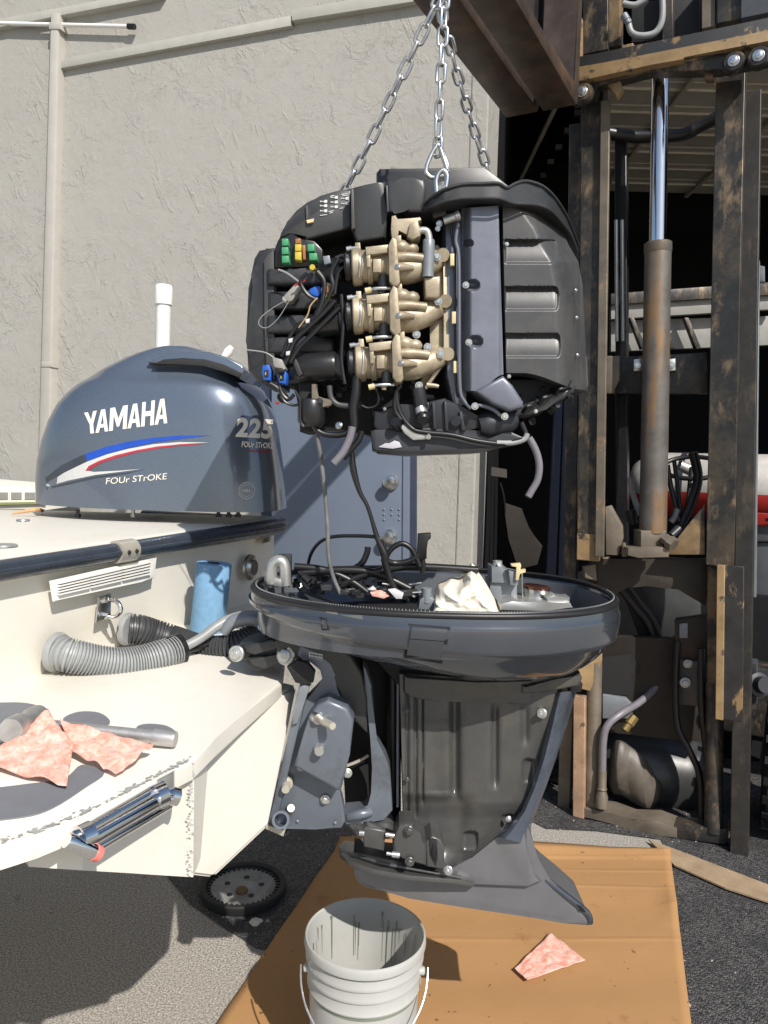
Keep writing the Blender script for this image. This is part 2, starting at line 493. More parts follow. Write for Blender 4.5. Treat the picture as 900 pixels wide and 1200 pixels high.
def m_cleargrime(name, col):
    return mat(name, col, 0.4)

def text_decal(txt, name, pxl, pyl, pxr, pyr, height, shear, bvh, mt, parent, off=0.0012, offx=0.0, slope=0, sx=None, vert=(0, -1), ncut=10, bold=0.0, sp=1.0):
    """flat lettering laid on a surface: baseline from pixel (pxl,pyl) to (pxr,pyr)"""
    cu = bpy.data.curves.new(name, 'FONT')
    cu.body = txt
    cu.offset = bold
    cu.space_character = sp
    cu.fill_mode = 'FRONT'
    to = bpy.data.objects.new('tmp', cu)
    COL.objects.link(to)
    dg = bpy.context.evaluated_depsgraph_get()
    me = bpy.data.meshes.new_from_object(to.evaluated_get(dg))
    bpy.data.objects.remove(to)
    bm = bmesh.new(); bm.from_mesh(me)
    xs = [v.co.x for v in bm.verts]; ys = [v.co.y for v in bm.verts]
    x0, x1, y1 = min(xs), max(xs), max(ys)
    for k in range(1, ncut):
        g = bm.verts[:] + bm.edges[:] + bm.faces[:]
        bmesh.ops.bisect_plane(bm, geom=g, plane_co=(x0 + (x1 - x0) * k / ncut, 0, 0), plane_no=(1, 0, 0))
    for v in bm.verts:
        t = (v.co.x - x0) / (x1 - x0)
        h = v.co.y / y1 * height
        px = pxl + (pxr - pxl) * t + h * shear
        py = pyl + (pyr - pyl) * t - h
        v.co = onsurf(px, py, bvh, off)
    mb = MB(); mb.bm.free(); mb.bm = bm
    return mb.build(name, mt, parent, flat=True, recalc=False)
def onsurf(px, py, bvh, off):
    d = ray(px, py).normalized()
    h = bvh.ray_cast(CAM, d)
    if h[0] is None:
        return P(px, py, 2.6)
    return h[0] - d * off
def shape_decal(pxs, name, bvh, mt, parent, off=0.001, cuts=12):
    bm = bmesh.new()
    vs = [bm.verts.new((p[0], -p[1], 0)) for p in pxs]
    f = bm.faces.new(vs)
    bmesh.ops.triangulate(bm, faces=[f])
    xs = [p[0] for p in pxs]; ys = [-p[1] for p in pxs]
    for k in range(1, cuts):
        g = bm.verts[:] + bm.edges[:] + bm.faces[:]
        bmesh.ops.bisect_plane(bm, geom=g, plane_co=(min(xs) + (max(xs) - min(xs)) * k / cuts, 0, 0), plane_no=(1, 0, 0))
    for k in range(1, 4):
        g = bm.verts[:] + bm.edges[:] + bm.faces[:]
        bmesh.ops.bisect_plane(bm, geom=g, plane_co=(0, min(ys) + (max(ys) - min(ys)) * k / 4, 0), plane_no=(0, 1, 0))
    for v in bm.verts: v.co = onsurf(v.co.x, -v.co.y, bvh, off)
    mb = MB(); mb.bm.free(); mb.bm = bm
    return mb.build(name, mt, parent, flat=True, recalc=False)
def bvh_of(o):
    off = WL[o]
    me = o.data
    return BVHTree.FromPolygons([v.co + off for v in me.vertices], [list(p.vertices) for p in me.polygons])
# =================================================================== SETTING
def sheet(name, pts, z, m, struct=True, sub=0):
    mb = MB(); mb.face([Vector((p[0], p[1], z)) for p in pts])
    return mb.build(name, m, flat=True, struct=struct, recalc=False, origin=(0, 0, 0))
sheet('ground', [(-70, -30), (70, -30), (70, 110), (-70, 110)], 0.0, M['ground'])
def gz(px, py): v = PZ(px, py, 0); return (v.x, v.y)
asph_shade = [gz(612, 958), gz(640, 972), gz(700, 975), gz(775, 985), gz(782, 1004), (0.42, 1.2), (2.6, 1.2), (3.2, 3.4), (3.0, 4.6), (0.8, 4.6)]  # asphalt at right; the stretch under the forklift stands for ground shade
sheet('asphalt_patch', asph_shade, 0.004, M['asphalt'])
a2 = [gz(235, 985), gz(300, 965), gz(420, 962), gz(470, 1000), gz(420, 1060), gz(345, 1118), gz(300, 1112), gz(262, 1088), gz(222, 1060), gz(190, 1020)]
sheet('asphalt_patch', a2, 0.004, M['asphalt'])

# ---- stucco building with roller opening on the right
T = Vector((math.cos(R(17)), -math.sin(R(17)), 0))
N = Vector((-math.sin(R(17)), -math.cos(R(17)), 0))
WO = P(553, 600, 3.8); WO.z = 0
def WP(px, py, off=0.0): return PN(px, py, WO + N * off, N)
bld = thing('building', WO + T * -4, 'pale grey stucco workshop with a steel door and a dark open bay', 'building')
mb = MB()
base = [WO + T * -14, WO, WO - N * 0.3, WO + T * -14 - N * 0.3]
mb.prism(base, (0, 0, 7.5))
mb.build('wall', M['stucco'], bld, flat=True)
mb = MB()   # smoother corner band at the opening, leaning edge as in the picture
q = [WO + T * 0.012 + N * 0.006, WO + T * -0.075 + N * 0.006]
mb.prism([q[0], q[1], q[1] - N * 0.1, q[0] - N * 0.32], (0, 0, 6.8))
mb.build('corner_band', M['stucco'], bld, flat=True, bevel=0.008)
def wallplate(pxs, name, mt, proud, par=bld, base_off=0.0, bev=0.004):
    mb = MB()
    mb.prism([WP(p[0], p[1], base_off + proud) for p in pxs], -N * (proud + 0.01), bev)
    return mb.build(name, mt, par, ang=30)
wallplate([(69, 70), (341, 18), (341, 30), (70, 80)], 'ledge', M['trim'], 0.03, bev=.001)
wallplate([(342, 12), (520, -20), (520, -4), (342, 24)], 'ledge', M['trim'], 0.04, bev=.001)
wallplate([(-60, 34), (190, -14), (190, -5), (-60, 43)], 'ledge', M['trim'], 0.04, bev=.001)
wallplate([(59, 14), (69, 14), (57, 548), (44, 548)], 'downpipe', M['pipe'], 0.055, bev=0.01)
wallplate([(57, 26), (71, 26), (71, 34), (57, 34)], 'pipe_clip', M['pipe'], 0.06)
wallplate([(48, 424), (60, 424), (60, 430), (48, 430)], 'pipe_clip', M['pipe'], 0.06)
# door in the wall
dr = WP(316, 700)
dpx = [(314, 400), (481, 400), (481, 760), (314, 760)]
wallplate([(306, 390), (488, 390), (488, 770), (306, 770)], 'door_frame', M['navy'], 0.012)
dd = wallplate([(318, 400), (480, 400), (478, 770), (318, 770)], 'door', M['door'], 0.035)
mb = MB()
for y, x in ((565, 459), (629, 457)):
    c = WP(x, y, 0.035)
    mb = MB()
    mb.lathe(c, c + N * 0.06, [(0, 0.040), (0.25, 0.038), (0.3, 0.024), (0.7, 0.022), (0.75, 0.032), (0.95, 0.031), (1, 0.024)], 22)
    mb.build('lock_knob', M['steel'], dd)
for i, x in enumerate((450, 459, 468)):
    for y in (597, 603, 609):
        if y == 609 and i == 1: continue
        c = WP(x, y, 0.035)
        MB().lathe(c, c + N * 0.006, [(0, 0.006), (0.5, 0.0055), (1, 0.002)], 8).build('rivet', M['door'], dd)
wallplate([(471, 480), (473, 480), (472, 700), (470, 700)], 'door_seam', M['navy'], 0.037)

# ---- inside the open bay: shell coloured near black for its shade, raised sectional door seen from below
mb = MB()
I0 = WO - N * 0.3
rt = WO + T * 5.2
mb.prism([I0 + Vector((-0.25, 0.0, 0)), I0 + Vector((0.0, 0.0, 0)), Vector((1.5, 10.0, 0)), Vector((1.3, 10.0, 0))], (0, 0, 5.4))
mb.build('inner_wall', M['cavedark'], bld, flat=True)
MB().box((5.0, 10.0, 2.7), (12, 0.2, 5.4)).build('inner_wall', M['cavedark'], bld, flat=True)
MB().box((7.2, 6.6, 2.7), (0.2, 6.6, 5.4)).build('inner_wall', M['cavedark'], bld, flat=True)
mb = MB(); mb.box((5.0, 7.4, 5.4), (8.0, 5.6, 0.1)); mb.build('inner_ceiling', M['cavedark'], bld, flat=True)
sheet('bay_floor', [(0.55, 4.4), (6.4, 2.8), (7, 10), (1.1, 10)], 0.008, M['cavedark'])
# partition of stacked dark cabinets a little way in
od = thing('overhead_door', (2.4, 5.0, 3.6), 'raised sectional overhead door seen from below in the bay', 'overhead door')
zc = 4.6
yb = PZ(700, 224, zc).y
yf = PZ(700, 60, zc).y
npn = 7
for i in range(npn):
    y0 = yf + (yb - yf) * i / npn; y1 = yf + (yb - yf) * (i + 1) / npn
    xl = PZ(668, 230, zc).x - (yb - y1) * 0.62 * 0.35
    mb = MB()
    mb.box(((xl + 6.2) / 2, (y0 + y1) / 2, zc + 0.03), (6.2 - xl, (y1 - y0) - 0.018, 0.06), bev=0.008)
    mb.box(((xl + 6.2) / 2, y0 + (y1 - y0) * 0.3, zc - 0.008), (6.2 - xl - 0.1, 0.02, 0.02))
    mb.build('panel', M['panel'], od, flat=True)
for k in range(3):
    x = 1.35 + 0.95 * k
    mb = MB()
    mb.box((x, (yf + yb) / 2, zc - 0.03), (0.035, yb - yf, 0.03))
    mb.build('stile', M['panel'], od, flat=True)
for k in range(8):
    y = yf + (yb - yf) * (k + 0.5) / 8
    MB().box((PZ(640, 200, zc).x - 0.03, y, zc - 0.05), (0.06, 0.05, 0.05)).build('roller', M['blackrod'], od, flat=True)

# faint things in the dark bay
t = thing('hanging_cloth', P(605, 640, 5.6), 'dim brown cloth hanging in the dark bay beside the wall corner', 'cloth')
mb = MB(); mb.plate([(588, 588), (612, 596), (618, 618), (636, 640), (630, 662), (606, 668), (596, 632)], 5.6, 0.03, 0.01)
mb.build('cloth_body', mat('dim_brown_cloth', (0.022, 0.018, 0.014), 0.9), t)
MB().tube([P(586, 566, 5.62), P(590, 580, 5.6), P(592, 600, 5.6)], 0.008).build('cord', M['cavedark'], t)
tag(MB().plate([(564, 545), (594, 550), (594, 560), (566, 556)], 5.6, 0.05).build('wall_bracket', mat('dim_grey_metal', (0.05, 0.045, 0.035), 0.6)), 'small dull metal bracket high in the dark bay', 'bracket')
# leaning blue-grey strips
for (a, b, w, lb) in (((655, 470), (641, 700), 9, 'broader slate blue board leaning beside the mast'), ((664, 470), (655, 700), 6, 'thin slate blue board leaning closest to the mast')):
    mb = MB(); mb.plate([(a[0] - w / 2, a[1]), (a[0] + w / 2, a[1]), (b[0] + w / 2, b[1] + 130), (b[0] - w / 2 - 3, b[1] + 130)], 3.9, 0.03, 0.003)
    tag(mb.build('leaning_board', M['navy']), lb, 'board')

# ---- cardboard
cb = [PZ(243, 1222, 0.0), PZ(398, 992, 0.0), PZ(785, 1003, 0.0), PZ(812, 1222, 0.0)]
mb = MB()
nx, ny = 46, 150
g = []
for j in range(ny + 1):
    v = j / ny
    L = cb[0].lerp(cb[1], v); Rr = cb[3].lerp(cb[2], v)
    row = []
    for i in range(nx + 1):
        u = i / nx
        p = L.lerp(Rr, u)
        p.z = 0.010 + 0.004 * math.sin(u * 5 + v * 3) + 0.003 * math.sin(v * 19) * (0.5 + 0.5 * math.sin(u * 3))
        p.z += 0.025 * max(0, (v - 0.93) / 0.07) * (0.3 + 0.7 * abs(math.sin(u * 2.6 + 1)))
        p.z += 0.02 * max(0, (u - 0.95) / 0.05) * max(0, 1 - abs(v - 0.62) * 8)
        for cr in (0.955, 0.86, 0.74, 0.42):
            p.z += 0.0028 * math.exp(-((v - cr - 0.012 * math.sin(u * 4 + cr * 9)) / 0.006) ** 2) * (0.4 + 0.6 * abs(math.sin(u * 7 + cr * 20)))
        p.y += 0.03 * math.sin(u * 3.0 + 0.3) * (1 if v == 1 else 0)
        row.append(mb.bm.verts.new(p))
    g.append(row)
for j in range(ny):
    for i in range(nx):
        mb.bm.faces.new([g[j][i], g[j][i + 1], g[j + 1][i + 1], g[j + 1][i]])
cdo = mb.build('cardboard_sheet', M['card'], ang=80, origin=(0.1, 2.2, 0))
md = cdo.modifiers.new('thick', 'SOLIDIFY'); md.thickness = 0.005; md.offset = -1
tag(cdo, 'flattened brown cardboard sheet lying under the lower casing', 'cardboard')
mb = MB()
for p in ([(760, 985), (800, 1000), (905, 1040), (905, 1060), (850, 1042), (790, 1015)],):
    mb.prism([PZ(a, b, 0.012) for a, b in p], (0, 0, 0.006))
tag(mb.build('board_scrap', M['flakecard'], flat=True), 'dusty strip of board lying beneath the mast foot', 'board')

# ---- rag on cardboard
def cloth(name, px, py, w, h, ang, z, lb, wob=0.006, quad=None, seed=1, mt='rag', lift=None):
    rnd = random.Random(seed)
    mb = MB(); n = 22; g = []
    ph = [rnd.uniform(0, 6) for _ in range(6)]
    for j in range(n + 1):
        row = []
        for i in range(n + 1):
            u, v = i / n, j / n
            a = [Vector(q) for q in quad]
            p = a[0].lerp(a[1], u).lerp(a[3].lerp(a[2], u), v)
            d = wob * (math.sin(u * 9 + ph[0] + v * 3) + 0.6 * math.sin(v * 13 + ph[1] - u * 5) + 0.4 * math.sin((u + v) * 17 + ph[2]))
            p = p + Vector((0, 0, abs(d) + 0.002))
            if lift: p = lift(p, u, v)
            row.append(mb.bm.verts.new(p))
        g.append(row)
    for j in range(n):
        for i in range(n):
            mb.bm.faces.new([g[j][i], g[j][i + 1], g[j + 1][i + 1], g[j + 1][i]])
    o = mb.build(name, M[mt], ang=80)
    md = o.modifiers.new('thick', 'SOLIDIFY'); md.thickness = 0.0012; md.offset = 0
    tag(o, lb, 'rag')
    return o
q = [PZ(603, 1136, 0.022), PZ(618, 1150, 0.022), PZ(686, 1126, 0.022), PZ(645, 1094, 0.022)]
cloth('shop_rag', 0, 0, 0, 0, 0, 0, 'blotchy red and white rag lying flat on the cardboard', 0.002, quad=[q[0], q[1], q[2], q[3]], seed=3)

# ---- bucket
bc = P(428, 1101, 1.80); zr = bc.z; bx, by = bc.x, bc.y
bt = thing('bucket', (bx, by, 0.02), 'white plastic bucket with drips inside standing on the cardboard', 'bucket')
r0 = 0.1445
prof = [(0.0, 0.118), (0.004, 0.124), (zr - 0.16, 0.1325), (zr - 0.12, 0.1335), (zr - 0.118, 0.1385), (zr - 0.114, 0.1395), (zr - 0.109, 0.1375), (zr - 0.092, 0.1358),
        (zr - 0.086, 0.136), (zr - 0.084, 0.1405), (zr - 0.080, 0.1415), (zr - 0.076, 0.1405), (zr - 0.062, 0.1385), (zr - 0.056, 0.139), (zr - 0.054, 0.143), (zr - 0.050, 0.144), (zr - 0.046, 0.143), (zr - 0.03, 0.1405), (zr - 0.024, 0.141),
        (zr - 0.022, 0.1475), (zr - 0.016, 0.1485), (zr - 0.010, 0.1475), (zr - 0.004, 0.1475), (zr, 0.1455), (zr + 0.001, 0.143), (zr - 0.002, 0.1405), (zr - 0.02, 0.1385), (zr - 0.15, 0.132), (0.03, 0.122), (0.026, 0.115)]
mb = MB()
mb.lathe((bx, by, 0.02), (bx, by, 1), [(t, r) for t, r in prof], 64, m=True)
for v in mb.bm.verts: v.co.z = v.co.z
bo = mb.build('bucket_shell', M['bucket'], bt, ang=30)
mb = MB()
for s_, k in ((-1, 0), (1, 1)):
    a = Vector((bx + s_ * 0.148 * math.cos(0.25), by - 0.148 * math.sin(0.25) * (1 if s_ < 0 else 1), zr - 0.05))
    ear = MB(); ear.lathe(a - Vector((s_ * 0.012, 0, 0)), a + Vector((s_ * 0.002, 0, 0)), [(0, 0.010), (0.8, 0.010), (1, 0.007)], 16)
    ear.build('ear', M['bucket'], bt)
pts = []
for k in range(15):
    th = PI * k / 14
    ex = -0.152 * math.cos(th)
    pts.append(Vector((bx + ex, by - 0.04 - 0.115 * math.sin(th), zr - 0.04 - 0.13 * math.sin(th))))
MB().tube(pts, 0.0024, 8).build('handle', M['zinc'], bt)
lin = [(zr - .008, .1412), (zr - .02, .1378), (zr - .06, .1358), (zr - .15, .1312), (.045, .1225), (.032, .11)]
mb = MB(); mb.lathe((bx, by, 0.0), (bx, by, 1), lin, 64, m=True, caps=False)
mb.build('inner_residue', mat('grey_green_residue', (0.19, 0.215, 0.165), 0.4, var=.12, wear=(.13, .14, .10), wa=.56, wb=.66, ws=26, wsc=(1, 1, .12)), bt, recalc=False)
mb = MB()
rnd = random.Random(5)
for k in range(44):
    th = R(rnd.uniform(20, 250))
    L = rnd.uniform(0.03, 0.14); zt = zr - rnd.uniform(0.008, 0.045)
    w = rnd.uniform(0.0006, 0.0018)
    def ip(z, dth): 
        rr = 0.1385 - (zr - 0.02 - z) * 0.05 - 0.0035
        return Vector((bx + rr * math.cos(th + dth), by + rr * math.sin(th + dth), z))
    mb.face([ip(zt, -w / .13), ip(zt - L, -w * .4 / .13), ip(zt - L, w * .4 / .13), ip(zt, w / .13)])
    if rnd.random() < 0.25:
        mb.face([ip(zt + .006, -w * 2.4 / .13), ip(zt - .004, -w * 2 / .13), ip(zt - .004, w * 2 / .13), ip(zt + .006, w * 2.6 / .13)])
mb.build('drip_streaks', mat('dark_dried_drips', (0.17, 0.18, 0.14), 0.5), bt, flat=True, recalc=False, stuff=True)

# ---- flywheel lying on the ground
fc = PZ(285, 1047, 0.0); fr = 0.152
ft = thing('flywheel', (fc.x, fc.y, 0), 'black toothed flywheel disc lying flat on the ground under the boat', 'flywheel')
mb = MB()
mb.lathe((fc.x, fc.y, 0.004), (fc.x, fc.y, 1), [(0, fr * 0.97), (0.012, fr), (0.03, fr), (0.034, fr * 0.97), (0.032, fr * 0.86), (0.016, fr * 0.84)], 60, m=True)
mb.build('rim', M['deepblack'], ft)
mb = MB()
for k in range(40):
    a = 2 * PI * k / 40
    mb.box((fc.x + fr * 0.81 * math.cos(a), fc.y + fr * 0.81 * math.sin(a), 0.024), (fr * 0.12, 0.007, 0.012), rz=a)
mb.build('teeth', M['deepblack'], ft, flat=True, stuff=True)
mb = MB()
mb.lathe((fc.x, fc.y, 0.006), (fc.x, fc.y, 1), [(0.0, fr * 0.83), (0.019, fr * 0.83), (0.020, fr * 0.6), (0.0175, fr * 0.5), (0.018, fr * 0.3), (0.021, fr * 0.24), (0.021, fr * 0.1)], 48, m=True)
mb.build('disc', mat('dull_grey_disc', (0.22, 0.22, 0.215), 0.6, metal=0.2, var=0.3, dirt=(0.05, 0.04, 0.03), dth=0.6), ft)
mb = MB(); mb.lathe((fc.x, fc.y - 0.03, 0.02), (fc.x, fc.y - 0.03, 0.04), [(0, 0.024), (0.7, 0.02), (1, 0.010)], 14)
mb.build('hub', mat('brown_rust_hub', (0.14, 0.08, 0.035), 0.8), ft)
mb = MB()
for k in range(5):
    a = 2 * PI * k / 5 + 0.3
    mb.lathe((fc.x + fr * .42 * math.cos(a), fc.y + fr * .42 * math.sin(a), 0.018), (fc.x + fr * .42 * math.cos(a), fc.y + fr * .42 * math.sin(a), 0.026), [(0, 0.011), (1, 0.010)], 10)
mb.build('rivets', M['deepblack'], ft, stuff=True)
# loose concrete chip and grit
def rock(c, r, seed):
    rnd = random.Random(seed); bm = bmesh.new()
    for _ in range(16):
        v = Vector((rnd.uniform(-1, 1), rnd.uniform(-1, 1), rnd.uniform(0, 1)))
        v.normalize(); bm.verts.new(Vector(c) + Vector((v.x * r, v.y * r, v.z * r * 0.55)))
    bmesh.ops.convex_hull(bm, input=bm.verts)
    mb = MB(); mb.bm.free(); mb.bm = bm
    return mb
tag(rock(PZ(300, 1082, 0), 0.026, 2).build('concrete_chip', mat('pale_concrete', (0.55, 0.52, 0.45), 0.9), flat=True), 'pale concrete chip beside the flywheel on the ground', 'stone')
mb = MB()
rnd = random.Random(11)
for k in range(620):
    x, y = rnd.uniform(-1.6, 1.5), rnd.uniform(1.9, 4.0)
    r = rnd.uniform(0.002, 0.006) * (1.6 if rnd.random() < 0.1 else 1)
    c = Vector((x, y, 0.004)); 
    v = [c + Vector((rnd.uniform(.6, 1) * r * math.cos(a), rnd.uniform(.6, 1) * r * math.sin(a), 0)) for a in (0, 1.25, 2.5, 3.8, 5.0)]
    tp = mb.bm.verts.new(c + Vector((0, 0, r * 0.8)))
    vv = [mb.bm.verts.new(p) for p in v]
    for i in range(5): mb.bm.faces.new([vv[i], vv[(i + 1) % 5], tp])
mb.build('grit', mat('loose_grit', (0.34, 0.31, 0.27), 0.9, var=0.3), flat=True, stuff=True, recalc=False)

# =================================================================== BOAT
ZR = 1.315
A = PZ(0, 664, ZR); B = PZ(333, 613, ZR)
D = (B - A); D.z = 0; D.normalize()
NT = Vector((D.y, -D.x, 0))      # transom faces right
A0 = A - D * 0.75
def TP(px, py, off=0.0): return PN(px, py, A + NT * off, NT)
zp = (TP(0, 812).z + TP(280, 714).z) / 2
boat = thing('boat', (A.x - 0.8, A.y + 0.6, 0.0), 'white motor boat stern with navy rub rail and an extended engine bracket', 'boat')
Cc = PZ(38, 598, ZR + 0.02)
farL = Vector((Cc.x - 1.6, Cc.y - 0.35, 0))
deck = [A0 + NT * -0.01, B + NT * -0.01, Vector((Cc.x, Cc.y, 0)), farL, A0 - NT * 2.4]
mb = MB()
mb.prism([Vector((p.x, p.y, ZR + 0.022)) for p in deck], (0, 0, -0.05), 0.012)
mb.build('deck', M['whitegel'], boat, ang=30)
mb = MB()
hb = [A0 - NT * 0.025, B - NT * 0.025 - D * 0.03, B - NT * 0.6 + D * 0.02, farL, A0 - NT * 2.4]
bot = [A0 - NT * 0.03, B - NT * 0.03 - D * 0.1, B - NT * 0.55 - D * 0.1, farL + Vector((0, -0.3, 0)), A0 - NT * 2.3]
mb.loft([[Vector((p.x, p.y, zp - 0.02)) for p in bot], [Vector((p.x, p.y, zp)) for p in hb], [Vector((p.x, p.y, ZR - 0.027)) for p in hb]])
mb.build('hull', M['whitegel'], boat, ang=30)
mb = MB(); kl = [A0 - NT * 0.75, B - NT * 0.7 - D * 0.2, farL + Vector((0, -0.3, 0)), A0 - NT * 2.3]
mb.loft([[Vector((p.x, p.y, 0.45)) for p in kl], [Vector((p.x, p.y, zp - 0.02)) for p in [A0 - NT * 0.3, B - NT * 0.3 - D * .2, kl[2], kl[3]]]])
mb.build('hull_bottom', M['whitegel'], boat, ang=30)
# rub rail, swept round the stern corner
rp = [A0 + NT * 0.004, A.lerp(B, 0.3), A.lerp(B, 0.6), B - D * 0.12, B - D * 0.03 - NT * 0.004, B - NT * 0.035 + D * 0.012, B - NT * 0.09 + D * 0.01, B - NT * 0.6]
for q in rp: q.z = ZR - 0.008
mb = MB(); mb.tube(rp, [.020, .023, .026, .029, .029, .029, .029, .029], 18, 6)
rl = mb.build('rub_rail', M['rail'], boat)
mb = MB(); q = [p + NT * w_ for p, w_ in zip(rp[:5], (.018, .021, .024, .027, .027))]
mb.tube(q, 0.006, 8, 6); mb.build('rail_insert', M['rail'], boat)
# alloy cap joining the rail at mid transom
c0 = TP(144, 640, 0.0)
cp = A + D * ((c0 - A).dot(D)); cp.z = ZR - 0.008
mb = MB()
rg = []
for s_ in (-0.035, 0.035):
    rg.append([cp + D * s_ + NT * (0.029 * math.cos(a)) + Vector((0, 0, 0.029 * math.sin(a))) for a in [R(x) for x in range(-110, 111, 20)]])
inner = [[cp + D * s_ + NT * (0.023 * math.cos(a)) + Vector((0, 0, 0.023 * math.sin(a))) for a in [R(x) for x in range(110, -111, -20)]] for s_ in (-0.035, 0.035)]
mb.loft([rg[0] + inner[0], rg[1] + inner[1]])
cap = mb.build('rail_joiner', M['railcap'], boat)
for s_ in (-0.014, 0.016):
    c = cp + D * s_ + NT * 0.029
    MB().lathe(c, c + NT * 0.004, [(0, 0.006), (1, 0.004)], 10).build('screw', M['deepblack'], cap)
# vent with slats
def tprism(pxs, th, off=0.0, bev=0.002):
    mb = MB(); mb.prism([TP(a, b, off + th) for a, b in pxs], -NT * th, bev); return mb
vt = tprism([(60, 681), (184, 653), (181, 677), (166, 682), (64, 705)], 0.006).build('vent', M['white'], boat)
tprism([(70, 683), (177, 658), (175, 674), (70, 698)], 0.002, 0.0062).build('vent_hollow', mat('dark_vent_back', (0.04, 0.038, 0.035), 0.7), vt)
for k in range(5):
    f0, f1 = k / 4.6, k / 4.6 + 0.07
    for (xa, xb) in ((70, 106), (108, 143), (145, 177)):
        def yy(x, f):
            top = 683 - (x - 70) * 25 / 107; bt_ = 698 - (x - 70) * 24 / 105
            return top + (bt_ - top) * f
        tprism([(xa, yy(xa, f0)), (xb, yy(xb, f0)), (xb, yy(xb, f1 + 0.04)), (xa, yy(xa, f1 + 0.04))], 0.010, 0.004, 0).build('slat', M['white'], vt)
# stern eye
ey = tprism([(116, 700), (131, 695), (130, 723), (113, 730)], 0.004).build('eye_plate', M['steel'], boat)
e0, e1 = TP(124, 703, 0.004), TP(123, 722, 0.004)
MB().tube([e0, e0 + NT * 0.03, (e0 + e1) / 2 + NT * 0.045, e1 + NT * 0.03, e1], 0.0055, 10, 5).build('eye_ring', M['chrome'], ey)
for e in (e0, e1): MB().lathe(e, e + NT * 0.012, [(0, 0.009), (1, 0.008)], 6).build('nut', M['chrome'], ey)
# round fitting and data plate near the far corner
c = TP(292, 665, 0.0)
MB().lathe(c, c + NT * 0.02, [(0, 0.045), (0.4, 0.043), (0.5, 0.03), (1, 0.026)], 20).build('drain_fitting', M['steel'], boat)
tprism([(308, 629), (321, 626), (320, 634), (307, 637)], 0.003).build('data_plate', M['steel'], boat)
# deck hardware
for (x, y, r) in ((27, 610, 0.02), (4, 640, 0.03)):
    c = PZ(x, y, ZR + 0.024)
    MB().lathe(c, c + Vector((0, 0, 0.004)), [(0, r), (1, r * .9)], 18).build('deck_fitting', M['aluraw'], boat)
# ---- engine bracket platform
def zpt(px, py, z=None):
    v = PZ(px, py, zp if z is None else z); return Vector((v.x, v.y, 0))
edge = [(-160, 1010), (-60, 1001), (0, 991), (43, 978), (97, 957), (150, 930), (194, 907), (226, 891)]
out = [zpt(*p) for p in edge] + [zpt(252, 866), zpt(284, 838), zpt(330, 800), zpt(334, 770), zpt(328, 700)] + [B - NT * 0.05, A0 - NT * 0.05]
mb = MB()
mb.prism([Vector((p.x, p.y, zp)) for p in out], (0, 0, -0.032), 0.009, 3)
mb.build('swim_platform', M['whitegel'], boat, ang=30)
ins = [zpt(x, y) for x, y in [(60, 963), (97, 945), (150, 920), (194, 899), (228, 884)]]
ins[0] = ins[0] + Vector((-0.04, 0.02, 0))
ins += [zpt(236, 868), zpt(262, 822), zpt(300, 720), B - NT * 0.02, A - NT * 0.02, A.lerp(A0, 0.15)]
mb = MB()
bz = []
for p, b in zip(ins, [(44, 1016), (97, 1020), (150, 1023), (194, 1026), (228, 1028)]):
    bz.append(P(b[0], b[1], p.y).z)
bz += [0.84, 0.86, 0.86, 0.86, 0.86, bz[0]]
mb.loft([[Vector((p.x, p.y, z)) for p, z in zip(ins, bz)], [Vector((p.x, p.y, zp - 0.030)) for p in ins]])
mb.build('bracket_side', M['whitegel'], boat, ang=30)
bm = bmesh.new()
ka, kb, kf = P(224, 890, 1.33), P(278, 838, 1.50), P(249, 1029, 1.345)
kn = (kb - ka).cross(kf - ka).normalized()
kc, kh = PN(305, 842, ka, kn), PN(221, 1026, ka, kn)
ke = P(348, 803, 1.74)
kn2 = (ke - kc).cross(kf - kc).normalized()
kg = PN(314, 968, kc, kn2)
for p in (ka, kb, kc, kf, kh, ke, kg, P(331, 799, 1.78), P(250, 880, 1.9), P(262, 985, 1.85)):
    bm.verts.new(p)
bmesh.ops.convex_hull(bm, input=bm.verts)
bmesh.ops.bevel(bm, geom=[e for e in bm.edges if len(e.link_faces) == 2 and e.calc_face_angle(0) > 0.25], offset=0.006, segments=3, affect='EDGES', clamp_overlap=True)
mb = MB(); mb.bm.free(); mb.bm = bm
mb.build('bracket_knee', M['whitegel'], boat, ang=30)
# paint flaking along the platform edge and the corner: thin irregular flakes
mb = MB(); rnd = random.Random(4)
def flake(c, u, v, r):
    n = rnd.randint(5, 8)
    a0 = rnd.uniform(0, 6)
    mb.face([c + (u * math.cos(a0 + 2 * PI * k / n) * rnd.uniform(.5, 1.6) + v * math.sin(a0 + 2 * PI * k / n) * rnd.uniform(.4, 1.0)) * r for k in range(n)])
for k in range(170):
    i = rnd.choice([1, 2, 3, 4, 4, 5, 5, 6, 6, 3])
    t = rnd.random()
    p0, p1 = zpt(*edge[i]), zpt(*edge[min(i + 1, 7)])
    p = p0.lerp(p1, t); p.z = zp + 0.0008
    p += Vector((-0.3, 0.95, 0)) * (0.004 + abs(rnd.gauss(0, 0.007)))
    d_ = (p1 - p0).normalized()
    flake(p + Vector((0, 0, k * 0.000012)), d_, Vector((-d_.y, d_.x, 0)), rnd.uniform(0.001, 0.005))
for k in range(70):
    f = rnd.random() ** 1.3
    x = 225 + rnd.gauss(0, 1.3) * (1 + f) - 2 * f; y = 893 + f * 130
    c = P(x, y, zpt(226, 891).y + 0.012 - 0.012 - k * 0.00002)
    flake(c, Vector((.85, .4, 0)).normalized(), Vector((0, 0, 1)), rnd.uniform(.0008, .003))
mb.build('flaked_paint', mat('bare_grey_fibreglass', (0.36, 0.36, 0.34), 0.7), boat, flat=True, recalc=False, stuff=True)
shade_patch_m = mat('grey_shade_patch', (0.17, 0.175, 0.19), 0.8, var=.08, bump=.3, bs=300, bd=.001)  # thin grey sheets standing for shadow patches on the platform
